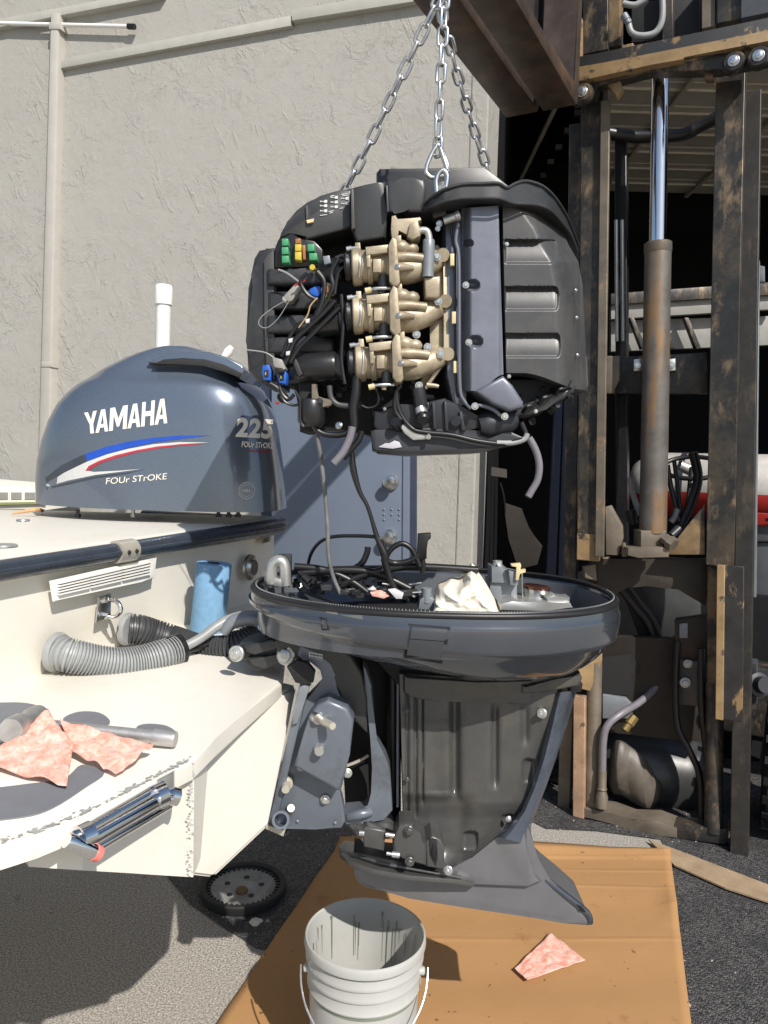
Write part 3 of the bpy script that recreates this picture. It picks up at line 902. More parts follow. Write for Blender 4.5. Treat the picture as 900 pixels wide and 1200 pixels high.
def rounded(pxs, zo=0.0015):
    q = [PZ(a, b, zp + zo) for a, b in pxs]
    out = []
    n = len(q)
    for i in range(n):
        p0, p1, p2, p3 = q[i - 1], q[i], q[(i + 1) % n], q[(i + 2) % n]
        for k in range(4):
            t = k / 4
            out.append(0.5 * ((2 * p1) + (p2 - p0) * t + (2 * p0 - 5 * p1 + 4 * p2 - p3) * t * t + (3 * p1 - p0 - 3 * p2 + p3) * t ** 3))
    return out
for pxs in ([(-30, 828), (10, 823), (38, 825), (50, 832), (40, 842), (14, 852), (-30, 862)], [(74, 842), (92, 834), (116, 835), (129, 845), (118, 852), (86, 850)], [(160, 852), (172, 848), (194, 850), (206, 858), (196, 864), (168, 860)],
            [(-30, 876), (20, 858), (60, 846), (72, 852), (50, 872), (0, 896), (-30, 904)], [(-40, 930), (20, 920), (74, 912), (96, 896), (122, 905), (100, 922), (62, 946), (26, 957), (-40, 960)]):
    mb = MB(); mb.prism(rounded(pxs, 0.0022), (0, 0, -0.002)); mb.build('shade_patch', shade_patch_m, boat)
# second boat gunwale just visible far left
mb = MB(); mb.plate([(-60, 564), (48, 573), (52, 598), (-60, 598)], 3.9, 0.5, 0.02)
sb = thing('moored_boat', P(0, 600, 3.9), 'cream gunwale of another boat just visible behind the deck at far left', 'boat')
mb.build('gunwale', M['whitegel'], sb)
for x in (3, 19, 35):
    MB().plate([(x - 6, 577), (x + 6, 577), (x + 6, 585), (x - 6, 585)], 3.895, 0.01).build('louvre', M['grey'], sb)
MB().plate([(-60, 590), (52, 588), (52, 590.5), (-60, 593)], 3.885, 0.02).build('stripe', mat('olive_stripe', (0.25, 0.27, 0.10), 0.6), sb)
# ochre cloth at the deck edge
tag(MB().tube([PZ(14, 602, ZR + .03), PZ(30, 599, ZR + .04), PZ(44, 597, ZR + .045), PZ(50, 599, ZR + .03)], [0.003, 0.006, 0.008, 0.004], 10).build('rolled_cloth', mat('orange_buff_cloth', (0.6, 0.36, 0.18), 0.9)), 'orange buff rolled cloth at the far edge of the boat deck', 'cloth')

# ---- white pvc tube behind the cowling, pole at the top left
pt_ = thing('white_tube', P(190, 590, 3.35), 'upright white plastic tube with cap standing behind the engine cowling', 'tube')
a, b = P(186, 640, 3.35), P(192, 336, 3.35)
MB().lathe(a, b, [(0, 0.031), (1, 0.031)], 24).build('tube_body', M['white'], pt_)
MB().lathe(a.lerp(b, 0.93), b + Vector((0, 0, 0.006)), [(0, 0.034), (0.02, 0.037), (0.9, 0.037), (1, 0.033)], 24).build('cap', M['white'], pt_)
wp_ = thing('white_pole', P(60, 30, 4.2), 'thin white pole with black tip crossing the top left wall', 'pole')
MB().tube([WP(-60, 26, .035), WP(150, 31, .035)], 0.011, 10, 0).build('shaft', M['white'], wp_)
MB().tube([WP(150, 31, .035), WP(158, 31.3, .035)], 0.015, 10, 0).build('tip', M['rubber'], wp_)
tag(MB().lathe(P(262, 420, 3.3), P(272, 406, 3.3), [(0, 0.015), (0.6, 0.02), (1, 0.012)], 14).build('white_fitting', M['white']), 'small white fitting peeping over the cowling top near the powerhead', 'fitting')

# ---- blue paper towel roll on the platform
tr = thing('paper_towel_roll', PZ(243, 742, zp), 'blue paper towel roll standing on the platform against the transom', 'paper towel')
a, b = PZ(243, 739, zp + 0.002), None
Yt = a.y
top = P(251, 660, Yt)
ax = (top - a)
r = 20.5 / 900 * Yt
mb = MB(); mb.lathe(a, top, [(0, r * 0.98), (0.01, r), (0.99, r), (1, r * 0.98), (1, r * 0.35), (0.93, r * 0.33)], 40)
mb.build('paper', M['bluetowel'], tr, ang=50)
mb = MB(); mb.lathe(a.lerp(top, 0.9), top + ax * 0.004, [(0, r * 0.36), (1, r * 0.36), (1, r * 0.31), (0, r * 0.31)], 24)
mb.build('core', mat('brown_core_card', (0.06, 0.045, 0.035), 0.9), tr)
mb = MB(); mb.lathe(a.lerp(top, 0.01), a.lerp(top, 0.995), [(0, r * 1.012), (1, r * 1.012)], 5, ph=0.2, caps=True)
mb.bm.free()

# ---- corrugated rigging hoses
def corr(pts, r, n, mt, name, par, amp=0.12, ns=14):
    # n rings of ridges along a smooth path
    pts = [Vector(p) for p in pts]
    q = []
    K = 24
    for i in range(len(pts) - 1):
        p0 = pts[max(i - 1, 0)]; p1 = pts[i]; p2 = pts[i + 1]; p3 = pts[min(i + 2, len(pts) - 1)]
        for k in range(K):
            t = k / K
            q.append(0.5 * ((2 * p1) + (p2 - p0) * t + (2 * p0 - 5 * p1 + 4 * p2 - p3) * t * t + (3 * p1 - p0 - 3 * p2 + p3) * t ** 3))
    q.append(pts[-1])
    L = [0]
    for a, b in zip(q, q[1:]): L.append(L[-1] + (b - a).length)
    tot = L[-1]; out = []; rr = []
    j = 0
    m = n * 6
    for k in range(m + 1):
        s_ = tot * k / m
        while j < len(L) - 2 and L[j + 1] < s_: j += 1
        t = (s_ - L[j]) / max(1e-9, L[j + 1] - L[j])
        out.append(q[j].lerp(q[j + 1], t))
        rr.append(r * (1 + amp * (1 if (k % 6) in (1, 2, 3) else -0.6)))
    return MB().tube(out, rr, ns, 0).build(name, mt, par, ang=60)
hg = thing('rigging_hose', TP(70, 765, 0.02), 'thick light grey corrugated hose leaving the transom nearest the camera', 'hose')
h0 = TP(66, 764, 0.0)
def dp(px, py, base, da):   # point at a depth slightly beyond the hose root
    return P(px, py, base.y + da)
c = h0
MB().lathe(c, c + NT * 0.014, [(0, 0.045), (0.4, 0.044), (1, 0.040)], 26).build('collar', M['greyhose'], hg)
p_ = [h0 + NT * 0.004, h0 + NT * 0.035 + Vector((0, 0, -.004)), dp(112, 775, h0, .015), dp(140, 778, h0, .04), dp(165, 775, h0, .07), dp(190, 768, h0, .10), dp(207, 762, h0, .13)]
corr(p_, 0.034, 40, M['greyhose'], 'hose_body', hg)
e1_ = p_[-1]; e0_ = dp(196, 765, h0, .115)
MB().lathe(e0_, dp(217, 759, h0, .15), [(0, 0.038), (0.75, 0.038), (0.85, 0.026), (1, 0.018)], 20).build('end_sleeve', M['rubber'], hg)
MB().tube([dp(212, 760, h0, .15), dp(235, 748, h0, .18), dp(262, 729, h0, .22), dp(290, 721, h0, .24), dp(312, 724, h0, .26)], [0.012, 0.012, 0.0135, 0.0135, 0.011], 12).build('cable_sheath', M['greyhose'], hg)
MB().tube([dp(212, 764, h0, .15), dp(240, 757, h0, .2), dp(275, 742, h0, .25), dp(300, 738, h0, .27)], 0.007, 10).build('inner_cable', M['rubber'], hg)
hb_ = thing('rigging_hose', TP(150, 738, 0.02), 'black corrugated hose behind the grey one curving toward the engine', 'hose')
g0 = TP(149, 737, 0.0)
MB().lathe(g0, g0 + NT * 0.014, [(0, 0.042), (0.4, 0.041), (1, 0.037)], 26).build('collar', M['greyhose'], hb_)
corr([g0 + NT * 0.005, dp(163, 738, g0, .008), dp(180, 743, g0, .03), dp(205, 751, g0, .04), dp(240, 762, g0, .0), dp(275, 760, g0, -.02), dp(300, 745, g0, .0), dp(314, 728, g0, .02)], 0.035, 46, M['blackhose'], 'hose_body', hb_)

# ---- hammer with rags
zs = zp + 0.001
ht = thing('hammer', PZ(40, 860, zp), 'steel ball hammer with a tubular handle lying on the platform', 'hammer')
def pz(x, y, h): return PZ(x, y, zp + h)
MB().lathe(pz(12, 857, 0.045), pz(46, 838, 0.03), [(0, 0.0195), (0.08, 0.0215), (0.3, 0.0215), (0.4, 0.016), (0.6, 0.016), (0.7, 0.020), (0.95, 0.019), (1, 0.014)], 22).build('head', M['hammer'], ht)
MB().tube([pz(40, 848, 0.032), pz(62, 851, 0.03), pz(120, 857, 0.024), pz(185, 864, 0.018)], [0.009, 0.0105, 0.0105, 0.011], 18, 3).build('handle', M['hammer'], ht)
MB().lathe(pz(180, 863.5, 0.0185), pz(206, 866.5, 0.0165), [(0, 0.0135), (0.9, 0.0135), (1, 0.0125)], 18).build('handle_ferrule', M['hammer'], ht)
def lift1(p, u, v):
    return p + Vector((0, 0, 0.05 * max(0, (u - .75) / .25) ** 1.5 * max(0, 1 - v * 1.1)))
ra = [pz(-30, 900, .004), pz(74, 925, .006), pz(84, 878, .012), pz(52, 838, .07)]
cloth('shop_rag', 0, 0, 0, 0, 0, 0, 'twisted red blotched rag on the platform touching the hammer head', 0.0045, quad=[pz(-30, 898, .004), pz(78, 925, .005), pz(86, 876, .02), pz(56, 836, .055)], seed=8)
cloth('shop_rag', 0, 0, 0, 0, 0, 0, 'red blotched rag draped over the middle of the hammer handle', 0.004, quad=[pz(84, 884, .012), pz(136, 911, .004), pz(180, 876, .02), pz(70, 846, .045)], seed=12)

# ---- folded boarding ladder on the bracket side
ld = thing('boarding_ladder', P(140, 965, 1.12), 'folded chrome telescoping boarding ladder on the bracket side', 'ladder')
def sideY(x): return interp_e([(a, zpt(a, b).y) for a, b in edge[1:]], x)
def interp_e(tab, y):
    if y <= tab[0][0]: return tab[0][1]
    for (a, va), (b, vb) in zip(tab, tab[1:]):
        if y <= b: return va + (vb - va) * (y - a) / (b - a)
    return tab[-1][1]
def L_(x, y, d=0.0): return P(x, y, sideY(x) - 0.012 - d)
MB().lathe(L_(90, 992, .012), L_(194, 932, .012), [(0, 0.0125), (1, 0.0125)], 22).build('rail_tube', M['chrome'], ld)
MB().lathe(L_(84, 984, .0), L_(190, 922, .0), [(0, 0.0105), (1, 0.0105)], 20).build('rail_tube', M['chrome'], ld)
MB().lathe(L_(100, 1001, .01), L_(198, 943, .01), [(0, 0.0075), (1, 0.0075)], 20).build('rail_tube', M['chrome'], ld)
MB().lathe(L_(78, 985, .012), L_(111, 999, .026), [(0, 0.0095), (0.1, 0.0108), (0.8, 0.0108), (1, 0.010)], 22).build('rung', M['chrome'], ld)
MB().lathe(L_(110, 998.5, .026), L_(118, 1002, .03), [(0, 0.011), (0.7, 0.0105), (1, 0.006)], 20).build('rung_cap', M['pink'], ld)
for f in (0.1, 0.9):
    c = L_(86, 988, .008).lerp(L_(194, 928, .008), f)
    MB().lathe(c - Vector((.005, .008, 0)), c + Vector((.005, .008, 0)), [(0, .019), (1, .019)], 20).build('clamp', M['chrome'], ld)
MB().lathe(L_(188, 930, .01), L_(208, 934, .03), [(0, 0.010), (0.4, 0.009), (0.6, 0.014), (1, 0.014)], 18).build('pivot', M['chrome'], ld)
mb = MB(); mb.prism([L_(184, 915, -.006), L_(203, 905, -.006), L_(203, 925, -.006), L_(184, 946, -.006)], (0, .015, 0), 0.002); mb.build('mount_plate', M['aluraw'], ld)
# =================================================================== ENGINE helpers
def interp(tab, y):
    if y <= tab[0][0]: return tab[0][1]
    for (a, va), (b, vb) in zip(tab, tab[1:]):
        if y <= b: return va + (vb - va) * (y - a) / (b - a)
    return tab[-1][1]
def sm(a, b, x):
    t = max(0, min(1, (x - a) / (b - a))); return t * t * (3 - 2 * t)
def relief(xl, xr, y0, y1, nx, ny, df, back):
    """front surface as a fine grid in the picture's directions with true depth df, closed behind"""
    mb = MB(); g = []
    for j in range(ny + 1):
        v = j / ny; row = []
        for i in range(nx + 1):
            u = i / nx
            ya = y0 if not callable(y0) else y0(u); yb_ = y1 if not callable(y1) else y1(u)
            y = ya + (yb_ - ya) * v
            a, b = interp(xl, y), interp(xr, y)
            x = a + (b - a) * u
            row.append(mb.bm.verts.new(P(x, y, df(x, y, u, v))))
        g.append(row)
    for j in range(ny):
        for i in range(nx): mb.bm.faces.new([g[j][i], g[j][i + 1], g[j + 1][i + 1], g[j + 1][i]])
    loop = g[0][:] + [r[-1] for r in g[1:]] + g[-1][-2::-1] + [r[0] for r in g[-2:0:-1]]
    bk = [mb.bm.verts.new(Vector((v.co.x, max(back, v.co.y + 0.01), v.co.z))) for v in loop]
    n = len(loop)
    for i in range(n):
        mb.bm.faces.new([loop[i], loop[(i + 1) % n], bk[(i + 1) % n], bk[i]])
    return mb
def pxtube(pts, r, m, name, par, n=10, smooth=5, Y=None):
    q = [P(p[0], p[1], p[2] if len(p) > 2 else Y) for p in pts]
    return MB().tube(q, r, n, smooth).build(name, m, par)
def band(top, bot, th, bev=0):
    mb = MB()
    rings = []
    for t, b in zip(top, bot):
        T_, B_ = P(*t), P(*b)
        rings.append([B_, T_, T_ + Vector((0, th, 0)), B_ + Vector((0, th, 0))])
    return mb.loft(rings)
def bolt(px, py, Y, r, par, m='zinc', d=(0, -1, 0), name='bolt', h=0.8):
    return MB().bolt(P(px, py, Y), r, d, h).build(name, M[m], par)

# =================================================================== POWERHEAD
S = 1.66 / 900
ph = thing('engine_powerhead', P(500, 530, 1.85), 'bare outboard powerhead with khaki throttle bodies hanging from chains', 'engine')
# dark core that carries everything
mb = MB()
mb.plate([(330, 292), (360, 262), (500, 250), (604, 244), (650, 270), (672, 320), (676, 440), (640, 470), (600, 500), (560, 512), (440, 512), (418, 502), (352, 498), (350, 450), (316, 440), (314, 300)], 1.80, 0.30, 0.01)
mb.build('engine_core', M['deepblack'], ph)
# rear upper block
mb = MB(); mb.plate([(441, 202), (445, 197), (568, 195), (600, 220), (600, 246), (441, 246)], 1.90, 0.14, 0.006)
mb.build('rear_housing', M['blackplastic'], ph)
# flywheel cover in three steps
mb = MB(); mb.plate([(326, 282), (329, 272), (336, 260), (347, 246), (360, 236), (374, 230), (387, 226), (400, 222.5), (413, 220), (413, 267), (358, 281), (352, 272), (343, 270)], 1.70, 0.34, 0.008, 3)
cov = mb.build('flywheel_cover', M['blackplastic'], ph)
mb = MB(); mb.plate([(412, 219.5), (428, 216.5), (441, 214), (452, 212), (454, 250), (452, 279), (418, 284), (412, 268)], 1.685, 0.34, 0.007, 3)
mb.build('flywheel_cover', M['blackplastic'], ph)
mb = MB(); mb.plate([(453, 212), (470, 209), (484, 208), (498, 209), (500, 222), (495, 249), (478, 249), (474, 244), (461, 247), (454, 250)], 1.67, 0.34, 0.007, 3)
mb.build('flywheel_cover', M['blackplastic'], ph)
for q in ([(411, 221), (414, 221), (416, 267), (412, 269)], [(452, 217), (454, 217), (456, 248), (453.5, 248)], [(358, 241), (360, 240), (361, 258), (359, 260)]):
    MB().plate(q, 1.664 if q[0][0] > 400 else 1.694, 0.02, 0.001).build('cover_rib', M['sidecover'], cov)
mb = MB(); mb.plate([(359, 258), (368, 256), (367, 260), (360, 261.5)], 1.692, 0.01); mb.build('clip', M['cream'], cov)
# printed wiring table on the cover
mb = MB(); rnd = random.Random(2)
for cx, ys in ((380, (235, 240, 246)), (392.5, (231.5, 237, 242.5)), (405, (234, 240))):
    for y in ys:
        y -= (cx - 392) * 0.10
        mb.plate([(cx, y - 1.7), (cx + 3.4, y - 2), (cx + 3.4, y + 1.2), (cx, y + 1.5)], 1.698, 0.002)
        for k in range(3): mb.plate([(cx - 5 + k * 1.7, y - 1 + k * .2), (cx - 3.9 + k * 1.7, y - 1.1 + k * .2), (cx - 3.9 + k * 1.7, y + .4), (cx - 5 + k * 1.7, y + .5)], 1.698, 0.002)
for (x, y, w) in ((387, 229.5, 5), (400, 227.5, 7), (401, 229.3, 6), (375, 252, 8), (385, 247.5, 6), (386, 249.5, 4), (398, 244, 4)):
    mb.plate([(x, y), (x + w, y - 1), (x + w, y - .2), (x, y + .8)], 1.698, 0.002)
mb.build('printed_table', M['label'], cov, flat=True)
# belt lid, flowing to the right-hand dome
Yl = 1.60
top = [(497, 238, 1.66), (506, 229, 1.62), (520, 220, Yl), (541, 214, Yl), (565, 213, Yl), (584, 212.5, Yl), (594, 218, Yl + .01), (604, 213, 1.62), (617, 210, 1.63), (636, 216, 1.65), (651, 230, 1.69), (664, 250, 1.75), (671, 266, 1.80), (678, 286, 1.86)]
bot = [(496, 250, 1.66), (506, 243, 1.62), (520, 237, Yl), (541, 233.5, Yl), (565, 233, Yl), (585, 233.5, Yl), (595, 237, Yl + .01), (604, 239.5, 1.62), (617, 240, 1.63), (634, 242, 1.65), (648, 250, 1.69), (661, 265, 1.75), (669, 277, 1.80), (677, 297, 1.86)]
mb = band(top, bot, 0.28)
mb.build('belt_cover', M['blackplastic'], ph, ang=50, bevel=0.004)
mb = MB(); mb.tube([P(a, b - 1, c - .004) for a, b, c in bot], 0.0028, 8, 3); mb.build('cover_lip', M['blackplastic'], ph)
mb = MB(); mb.tube([P(a, b + 2, c - .002) for a, b, c in top], 0.003, 8, 3); mb.build('cover_lip', M['blackplastic'], ph)
# ribbed cylinder-side cover with three tongue scoops
xl = [(240, 589), (455, 594)]
xr = [(240, 628), (246, 640), (251, 646), (268, 658), (288, 667), (307, 678), (336, 683), (417, 687), (455, 687)]
def dside(x, y, u, v):
    xe = interp(xr, y)
    Y = 1.645 + 0.16 * sm(xe - 36, xe + 6, x) ** 1.4
    for i, (ya, yb_, xe_) in enumerate(((281, 309, 654), (336, 364, 656), (391, 419, 658))):
        mx = sm(591, 593.5, x) * (1 - sm(xe_ - 3.5, xe_, x + 3.2 * max(0, abs((y - (ya + yb_) / 2) / ((yb_ - ya) / 2)) ** 4)))
        my = sm(ya - 1, ya + 1, y) * (1 - sm(yb_ - 2, yb_ + 0.5, y))
        f = (y - ya) / (yb_ - ya)
        Y += mx * my * (0.0045 + 0.012 * (1 - max(0, min(1, f))) ** 2)
    if 588 < x < 625 + (y - 240) * 0.25 and y < 281: Y -= 0.003
    for xs_ in (674, 680):
        Y += 0.004 * math.exp(-((x - xs_ + (330 - y) * 0.02 * (y < 330)) / 0.9) ** 2) * (y > 300)
    return Y
mb = relief(xl, xr, lambda u: 241 + 6 * u, lambda u: 437 + 20 * sm(0.2, 1, u), 96, 190, dside, 1.86)
mb.build('side_cover', M['sidecover'], ph, ang=60)
for p in ((675, 340), (676, 372), (677, 416)): bolt(p[0], p[1], 1.715, 0.0025, ph, 'steel', (0.5, -1, 0))
mb = MB(); mb.plate([(675, 440), (688, 415), (690, 452), (684, 460), (676, 458)], 1.80, 0.06, 0.003); mb.build('cover_flap', M['sidecover'], ph)
bolt(596.5, 441, 1.64, 0.003, ph, 'steel'); bolt(594, 286, 1.641, 0.003, ph, 'steel')
# valve cover
dents = [(546, 285, 5), (551, 334, 7), (554, 400, 7.5)]
def dval(x, y, u, v):
    Y = 1.628 + 0.03 * (1 - sm(541, 553, x)) + 0.006 * sm(583, 589, x)
    for a, b, r in dents:
        d2 = ((x - a - 3) / (r * 1.25)) ** 2 + ((y - b - (0)) / r) ** 2
        Y += 0.024 * max(0, 1 - d2) ** 0.7
    return Y
mb = relief([(240, 541), (455, 543)], [(240, 584), (300, 586), (440, 590), (456, 590)], lambda u: 244 - 3 * u, lambda u: 458 - 19 * sm(0.35, 1, u), 60, 170, dval, 1.80)
vc = mb.build('valve_cover', M['valve'], ph, ang=60)
mb = MB()
mb.plate([(556, 458), (590, 440), (601, 451), (614, 471), (613, 478), (598, 482), (578, 474)], 1.612, 0.10, 0.008, 3)
mb.build('cover_foot', M['valve'], vc)
mb = MB(); mb.plate([(522, 250), (546, 246), (547, 474), (532, 478), (524, 440)], 1.668, 0.14, 0.004); mb.build('cylinder_head', M['valve'], ph)
pxtube([(537, 262), (534, 282), (537, 296), (538, 330), (538, 400), (539, 455), (544, 470), (552, 479)], 0.0042, M['valve'], 'gasket_bead', ph, Y=1.645)
pxtube([(552, 478), (562, 475), (578, 480), (588, 488), (594, 488)], 0.0045, M['valve'], 'gasket_bead', ph, Y=1.632)
pxtube([(528, 262), (532, 290), (533, 300), (534, 440), (537, 466)], 0.003, M['block'], 'gasket_bead', ph, Y=1.655)
MB().lathe(P(520, 259, 1.64), P(539, 252, 1.635), [(0, .008), (.7, .0085), (.75, .0105), (1, .0105)], 16).build('coolant_fitting', M['aluraw'], ph)
for x, y in ((530, 304), (532, 372), (534, 430)):
    MB().plate([(x - 2.4, y - 7), (x + 2.4, y - 7), (x + 2.4, y + 7), (x - 2.4, y + 7)], 1.648, 0.012, 0.001).build('spacer', M['cream'], ph)
for x, y in ((546, 334), (549.5, 401)): bolt(x, y, 1.638, 0.0052, ph, 'steel')
for x, y in ((556.5, 476), (591.5, 488)): bolt(x, y, 1.622, 0.0055, ph, 'steel')
bolt(515, 262, 1.66, 0.005, ph, 'steel'); bolt(513, 268, 1.66, 0.004, ph, 'steel')
mb = MB(); mb.plate([(505, 247), (523, 240), (523, 252), (508, 256)], 1.655, 0.03, 0.003); mb.build('hinge_bracket', M['blackplastic'], ph)
# ---- throttle bodies
for row, (dx, yc) in enumerate(((0, 311), (1, 368), (4, 424))):
    def X(x, y, Y=1.652): return P(x + dx, y + yc, Y)
    # rubber coupling and intake pipe
    MB().lathe(X(404, 3), X(417, 2), [(0, 16 * S), (.2, 18.5 * S), (.5, 17 * S), (.7, 19 * S), (1, 19 * S)], 30).build('rubber_coupling', M['rubber'], ph)
    tb = MB().lathe(X(413, 2), X(458, 0), [(0, 20 * S), (0.03, 21.5 * S), (0.13, 21.5 * S), (0.24, 20.5 * S), (0.26, 18 * S), (0.38, 18 * S), (0.4, 20.5 * S), (0.52, 20.5 * S), (0.54, 17.5 * S), (0.86, 18.5 * S), (0.88, 21 * S), (1, 21 * S)], 34).build('throttle_body', M['tan'], ph)
    pxtube([(418 + dx, yc - 21, 1.645), (421 + dx, yc - 14, 1.620), (422 + dx, yc, 1.612), (421 + dx, yc + 14, 1.620)], 0.0022, M['zinc'], 'hose_clamp', tb)
    MB().plate([(416 + dx, yc - 27), (422 + dx, yc - 27), (424 + dx, yc - 8), (416 + dx, yc - 8)], 1.632, 0.03, 0.002).build('clamp_ear', M['tan'], tb)
    MB().lathe(X(406, -19, 1.63), X(418, -21, 1.63), [(0, .0055), (.5, .0055), (.5, .0035), (1, .0035)], 10).build('clamp_screw', M['zinc'], tb)
    MB().plate([(428 + dx, yc - 22), (455 + dx, yc - 25), (455 + dx, yc - 15), (429 + dx, yc - 12)], 1.605, 0.05, 0.003).build('top_block', M['tan'], tb)
    MB().plate([(429 + dx, yc - 12), (434 + dx, yc - 13), (434 + dx, yc + 2), (430 + dx, yc + 2)], 1.607, 0.03, 0.002).build('web', M['tan'], tb)
    MB().plate([(437 + dx, yc - 8), (447 + dx, yc - 8), (447 + dx, yc + 8), (437 + dx, yc + 8)], 1.606, 0.03, 0.003).build('side_pad', M['tan'], tb)
    MB().lathe(X(450, 12, 1.632), X(450, 26, 1.632), [(0, 6.4 * S), (.6, 6.4 * S), (.62, 7.4 * S), (1, 7 * S)], 18).build('drain_port', M['block'], tb)
    # flange, slanted like a roof edge
    MB().plate([(455 + dx, yc - 24), (460 + dx, yc - 34), (465 + dx, yc - 30), (469 + dx, yc + 20), (466 + dx, yc + 24), (461 + dx, yc + 24), (456 + dx, yc + 18)], 1.598, 0.09, 0.003).build('flange', M['tan'], tb)
    MB().plate([(462 + dx, yc - 34), (470 + dx, yc - 36), (471 + dx, yc - 22), (464 + dx, yc - 22)], 1.62, 0.05, 0.002).build('flange_ear', M['tan'], tb)
    # runner with its bosses
    run = MB().tube([X(463, 5, 1.650), X(478, 6, 1.650), X(492, 3, 1.657), X(504, -3, 1.668), X(512, -6, 1.69)], [17 * S, 15.5 * S, 14 * S, 13.5 * S, 12 * S], 26, 5).build('intake_runner', M['tan'], ph)
    MB().tube([X(465, -9, 1.625), X(478, -10, 1.625), X(498, -8, 1.635)], [6.2 * S, 5.6 * S, 5.2 * S], 16, 4).build('runner_boss', M['tan'], run)
    MB().lathe(X(463, -22, 1.63), X(490, -18, 1.64), [(0, 6 * S), (.15, 8.5 * S), (.4, 8 * S), (.55, 6 * S), (.7, 7.3 * S), (.9, 6 * S), (1, 3 * S)], 18).build('injector_boss', M['tan'], run)
    MB().lathe(X(464, 2, 1.608), X(484, 3, 1.625), [(0, 5.2 * S), (.4, 5 * S), (1, 3 * S)], 14).build('screw_boss', M['tan'], run)
    bolt(465.5 + dx, yc + 1.5, 1.598, 0.0040, ph, 'steel', (-.35, -1, .2))
    # linkage under each body
    MB().tube([P(431 + dx, yc + 29, 1.615), P(441 + dx, yc + 27, 1.612), P(458 + dx, yc + 27, 1.615)], 0.0032, 8, 3).build('linkage_rod', M['zinc'], ph)
    MB().lathe(P(428 + dx, yc + 30, 1.612), P(435 + dx, yc + 28.5, 1.612), [(0, .006), (1, .006)], 12).build('linkage_ball', M['cream'], ph)
    MB().lathe(P(446 + dx, yc + 26, 1.62), P(446 + dx, yc + 33, 1.62), [(0, .008), (.5, .008), (.6, .0055), (1, .005)], 12).build('drain_nut', M['tan'] if row == 2 else M['block'], ph)
# manifold plate
mb = MB(); mb.plate([(506, 290), (512, 286), (521, 296), (524, 302), (521, 311), (524, 344), (527, 352), (525, 362), (527, 405), (529, 415), (522, 425), (502, 455), (492, 458), (490, 450), (500, 436), (506, 420), (503, 340)], 1.685, 0.03, 0.003)
mf = mb.build('manifold_plate', M['tan'], ph)
mb = MB(); mb.plate([(519, 300), (523, 302), (524, 345), (527, 405), (522, 424), (500, 456), (496, 455), (518, 422), (521, 405)], 1.668, 0.03, 0.0015); mb.build('manifold_edge', M['tan'], ph)
for x, y in ((518, 299), (521, 353), (524, 415)):
    MB().lathe(P(x + 1, y, 1.655), P(x + 1, y, 1.70), [(0, 7.4 * S), (0.2, 8 * S), (1, 8 * S)], 18).build('mounting_boss', M['tan'], mf)
for x, y in ((512, 301), (513.5, 353), (516, 415), (501, 407), (491, 452), (488, 392)): bolt(x, y, 1.642 if x > 500 else 1.65, 0.0062, ph, 'steel')
pxtube([(500, 451), (509, 452), (514, 453)], [.006, .005, .004], M['tan'], 'stud', ph, Y=1.64)
MB().plate([(497, 325), (516, 323), (516, 347), (512, 350), (498, 349)], 1.625, 0.06, 0.005, 3).build('pressure_housing', M['tan'], ph)
pxtube([(489, 272), (494, 270), (500, 271), (502.5, 277), (503, 285)], 0.0075, M['aluraw'], 'elbow', ph, Y=1.63, n=14)
MB().lathe(P(502.5, 281, 1.63), P(501.5, 325, 1.63), [(0, .011), (.04, .0125), (.3, .0125), (.42, .0115), (.6, .0125), (.8, .0115), (1, .0125)], 20).build('coolant_sleeve', M['greycast'], ph)
mb = MB(); mb.plate([(459, 253), (464, 252), (465, 258), (492, 254), (494, 258), (480, 263), (488, 265), (492, 264), (492, 276), (484, 279), (478, 274), (466, 268), (467, 286), (460, 286), (458, 268)], 1.625, 0.03, 0.002)
mb.build('fuel_rail_bracket', M['tan'], ph)
MB().plate([(480, 262), (490, 258), (493, 276), (484, 281), (477, 277)], 1.615, 0.05, 0.004).build('regulator', M['tan'], ph)
# ---- left side: airbox, runners
mb = MB(); mb.plate([(290, 336), (294, 322), (297, 302), (303, 292), (312, 291), (331, 288), (331, 300), (322, 310), (320, 360), (320, 446), (309, 447), (300, 445), (290, 434), (288, 400)], 1.715, 0.30, 0.012, 3)
mb.build('airbox', M['airbox'], ph)
mb = MB(); mb.plate([(309, 305), (314, 297), (321, 292), (322, 444), (312, 440), (310, 380)], 1.705, 0.04, 0.003); mb.build('airbox_edge', M['sidecover'], ph)
for i, (y0_, y1_, Y_) in enumerate(((314, 333, 1.69), (341, 363, 1.70), (369, 390, 1.69), (394, 414, 1.70))):
    mb = MB(); mb.plate([(313, y0_), (366, y0_ - 1), (392, y0_ + 1), (392, y1_ + 1), (313, y1_)], Y_, 0.10, 0.010, 4)
    mb.build('intake_duct', M['airbox'], ph)
for yc, xa in ((376, 372), (430, 334)):
    MB().lathe(P(xa, yc + 3, 1.68), P(405, yc - 2, 1.665), [(0, 14 * S), (.06, 16.5 * S), (.82, 17 * S), (.86, 15.5 * S), (.92, 17.5 * S), (1, 17 * S)], 28).build('intake_pipe', M['blackgloss'], ph)
MB().lathe(P(380, 318, 1.70), P(406, 316, 1.67), [(0, 14 * S), (1, 15 * S)], 24).build('intake_pipe', M['blackgloss'], ph)
